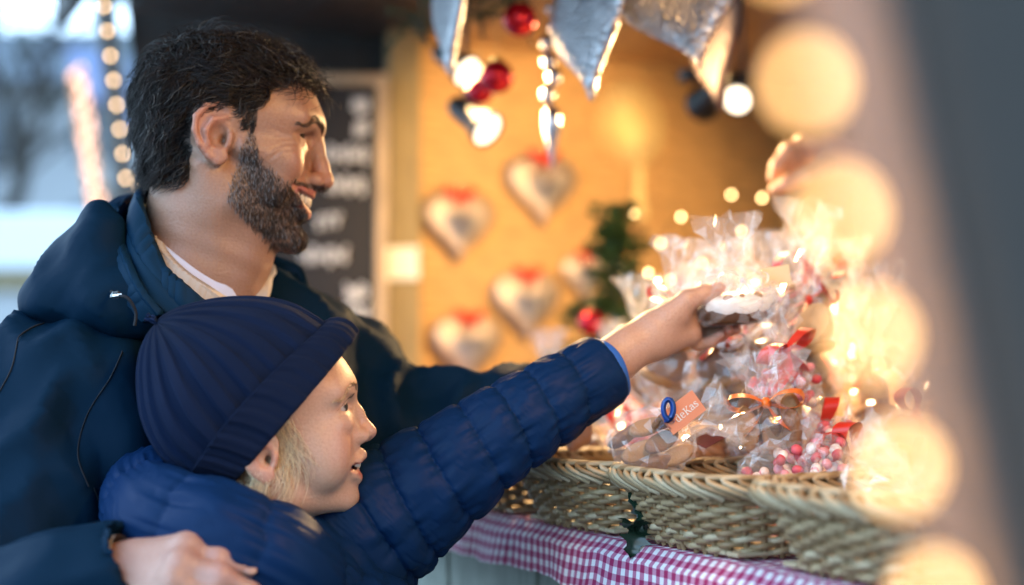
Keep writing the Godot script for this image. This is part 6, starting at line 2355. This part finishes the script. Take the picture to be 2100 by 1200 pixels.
class Field:
	var prims: Array[Prim] = []
	var mirror := false
	var kmax := 0.0

	func ell(at: Vector3, r: Vector3, k := 0.0, cut := false, turn := Vector3.ZERO) -> void:
		var p := Prim.new()
		p.a = at
		p.r = r
		p.k = maxf(k, 0.0001)
		p.cut = cut
		if turn != Vector3.ZERO:
			p.turned = true
			p.inv = Basis.from_euler(turn * PI / 180.0).inverse()
		prims.append(p)
		kmax = maxf(kmax, k)

	func cap(a: Vector3, b: Vector3, ra: float, rb: float, k := 0.0, cut := false) -> void:
		var p := Prim.new()
		p.kind = 1
		p.a = a
		p.b = b
		p.ra = ra
		p.rb = rb
		p.k = maxf(k, 0.0001)
		p.cut = cut
		prims.append(p)
		kmax = maxf(kmax, k)

	func chain(pts: Array, radii: Array, k := 0.0, cut := false) -> void:
		for q in pts.size() - 1:
			cap(pts[q], pts[q + 1], radii[q], radii[q + 1], k, cut)

	func d(p: Vector3) -> float:
		return among(p, prims)

	func among(p: Vector3, list: Array[Prim]) -> float:
		if mirror: p.z = absf(p.z)
		var best := 1000.0
		for q in list:
			var e := q.d(p)
			var h: float
			if q.cut:
				e = -e
				h = maxf(q.k - absf(best - e), 0.0) / q.k
				best = maxf(best, e) + h * h * q.k * 0.25
			else:
				h = maxf(q.k - absf(best - e), 0.0) / q.k
				best = minf(best, e) - h * h * q.k * 0.25
		return best

	func slope(p: Vector3, e: float) -> Vector3:
		return Vector3(d(p + Vector3(e, 0, 0)) - d(p - Vector3(e, 0, 0)), d(p + Vector3(0, e, 0)) - d(p - Vector3(0, e, 0)), d(p + Vector3(0, 0, e)) - d(p - Vector3(0, 0, e))).normalized()

	# surface nets: one vertex in each cell that the surface crosses, one quad round each crossed edge
	func net(lo: Vector3, hi: Vector3, cell: float) -> Geo:
		const B := 4
		var g := Geo.new()
		var bn := Vector3i(((hi - lo) / (cell * B)).ceil())
		var nx := bn.x * B + 1
		var ny := bn.y * B + 1
		var nz := bn.z * B + 1
		var val := PackedFloat32Array()
		val.resize(nx * ny * nz)
		val.fill(1.0)
		var half := cell * B * 0.5 * sqrt(3.0)
		var live := []
		for bz in bn.z:
			for by in bn.y:
				for bx in bn.x:
					var mid := lo + (Vector3(bx, by, bz) + Vector3.ONE * 0.5) * cell * B
					var dm := d(mid)
					if absf(dm) > half * 1.6 + kmax * 0.3:
						if dm < 0.0:
							for z in B + 1:
								for y in B + 1:
									for x in B + 1:
										val[(bx * B + x) + nx * ((by * B + y) + ny * (bz * B + z))] = -1.0
						continue
					live.append(Vector3i(bx, by, bz))
		for l in live:
			var mid := lo + (Vector3(l) + Vector3.ONE * 0.5) * cell * B
			if mirror: mid.z = absf(mid.z)
			var near: Array[Prim] = []
			var least := 1000.0
			var ds := PackedFloat32Array()
			for q in prims:
				var e := q.d(mid)
				ds.append(e)
				if not q.cut: least = minf(least, e)
			for q in prims.size():
				var pr := prims[q]
				if ds[q] < (least if not pr.cut else 0.0) + 2.2 * half + pr.k + (0.0 if pr.cut else kmax * 0.25):
					near.append(pr)
			for z in B + 1:
				for y in B + 1:
					for x in B + 1:
						var gx: int = l.x * B + x
						var gy: int = l.y * B + y
						var gz: int = l.z * B + z
						val[gx + nx * (gy + ny * gz)] = among(lo + Vector3(gx, gy, gz) * cell, near)
		var cells := {}
		var corner := [0, 1, nx, nx + 1, nx * ny, nx * ny + 1, nx * ny + nx, nx * ny + nx + 1]
		var off := [Vector3(0, 0, 0), Vector3(1, 0, 0), Vector3(0, 1, 0), Vector3(1, 1, 0), Vector3(0, 0, 1), Vector3(1, 0, 1), Vector3(0, 1, 1), Vector3(1, 1, 1)]
		var edges := [[0, 1], [2, 3], [4, 5], [6, 7], [0, 2], [1, 3], [4, 6], [5, 7], [0, 4], [1, 5], [2, 6], [3, 7]]
		for l in live:
			for z in B:
				for y in B:
					for x in B:
						var gx: int = l.x * B + x
						var gy: int = l.y * B + y
						var gz: int = l.z * B + z
						var at := gx + nx * (gy + ny * gz)
						var mask := 0
						for q in 8:
							if val[at + corner[q]] < 0.0: mask += 1
						if mask == 0 or mask == 8: continue
						var sum := Vector3.ZERO
						var cnt := 0
						for e in edges:
							var va := val[at + corner[e[0]]]
							var vb := val[at + corner[e[1]]]
							if (va < 0.0) != (vb < 0.0):
								sum += (off[e[0]] as Vector3).lerp(off[e[1]], va / (va - vb))
								cnt += 1
						cells[at] = g.vert(lo + (Vector3(gx, gy, gz) + sum / cnt) * cell, Vector3.ZERO)
		var strides := [1, nx, nx * ny]
		for at in cells:
			for ax in 3:
				var s0: int = strides[ax]
				var s1: int = strides[(ax + 1) % 3]
				var s2: int = strides[(ax + 2) % 3]
				var va := val[at]
				var vb := val[at + s0]
				if (va < 0.0) == (vb < 0.0): continue
				if not (cells.has(at - s1) and cells.has(at - s2) and cells.has(at - s1 - s2)): continue
				var q0: int = cells[at]
				var q1: int = cells[at - s1]
				var q2: int = cells[at - s1 - s2]
				var q3: int = cells[at - s2]
				if va < 0.0:
					g.tri(q0, q1, q2)
					g.tri(q0, q2, q3)
				else:
					g.tri(q0, q2, q1)
					g.tri(q0, q3, q2)
		g.smooth(0, 0)
		return g

	# one or two passes that even the vertices out
func relax(g: Geo, passes := 1, share := 0.5) -> void:
	for q in passes:
		var sum := PackedVector3Array()
		var cnt := PackedInt32Array()
		sum.resize(g.v.size())
		cnt.resize(g.v.size())
		for k in range(0, g.i.size(), 3):
			for e in 3:
				var a := g.i[k + e]
				var b := g.i[k + (e + 1) % 3]
				sum[a] += g.v[b]
				cnt[a] += 1
				sum[b] += g.v[a]
				cnt[b] += 1
		for k in g.v.size():
			if cnt[k] > 0: g.v[k] = g.v[k].lerp(sum[k] / cnt[k], share)
	g.smooth(0, 0)

func displace(g: Geo, by: Callable) -> void:
	for k in g.v.size():
		g.v[k] += g.n[k] * (by.call(g.v[k], g.n[k]) as float)
	g.smooth(0, 0)

func colour(g: Geo, by: Callable) -> void:
	for k in g.v.size():
		g.c[k] = by.call(g.v[k], g.n[k])

# A sculpture that was meshed for z > -16 only (its grid has a plane at z = 0): the half with z < 0 is the mirror image.
func mirrored(g: Geo) -> Geo:
	var o := Geo.new()
	o.v = g.v.duplicate()
	o.n = g.n.duplicate()
	o.c = g.c.duplicate()
	o.uv = g.uv.duplicate()
	var base := g.v.size()
	for k in base:
		o.v.append(g.v[k] * Vector3(1, 1, -1))
		o.n.append(g.n[k] * Vector3(1, 1, -1))
	o.c.append_array(g.c)
	o.uv.append_array(g.uv)
	for k in range(0, g.i.size(), 3):
		var z := g.v[g.i[k]].z + g.v[g.i[k + 1]].z + g.v[g.i[k + 2]].z
		var most := maxf(g.v[g.i[k]].z, maxf(g.v[g.i[k + 1]].z, g.v[g.i[k + 2]].z))
		if most < 0.0: continue
		for e in 3: o.i.append(g.i[k + e])
		var least := minf(g.v[g.i[k]].z, minf(g.v[g.i[k + 1]].z, g.v[g.i[k + 2]].z))
		if least < 0.0: continue
		o.i.append(base + g.i[k])
		o.i.append(base + g.i[k + 2])
		o.i.append(base + g.i[k + 1])
	return o

func onto(f: Field, p: Vector3, off := 0.0, e := 0.5) -> Vector3:   # the nearest place at that distance from a sculpture
	for q in 4: p -= f.slope(p, e) * (f.d(p) - off)
	return p
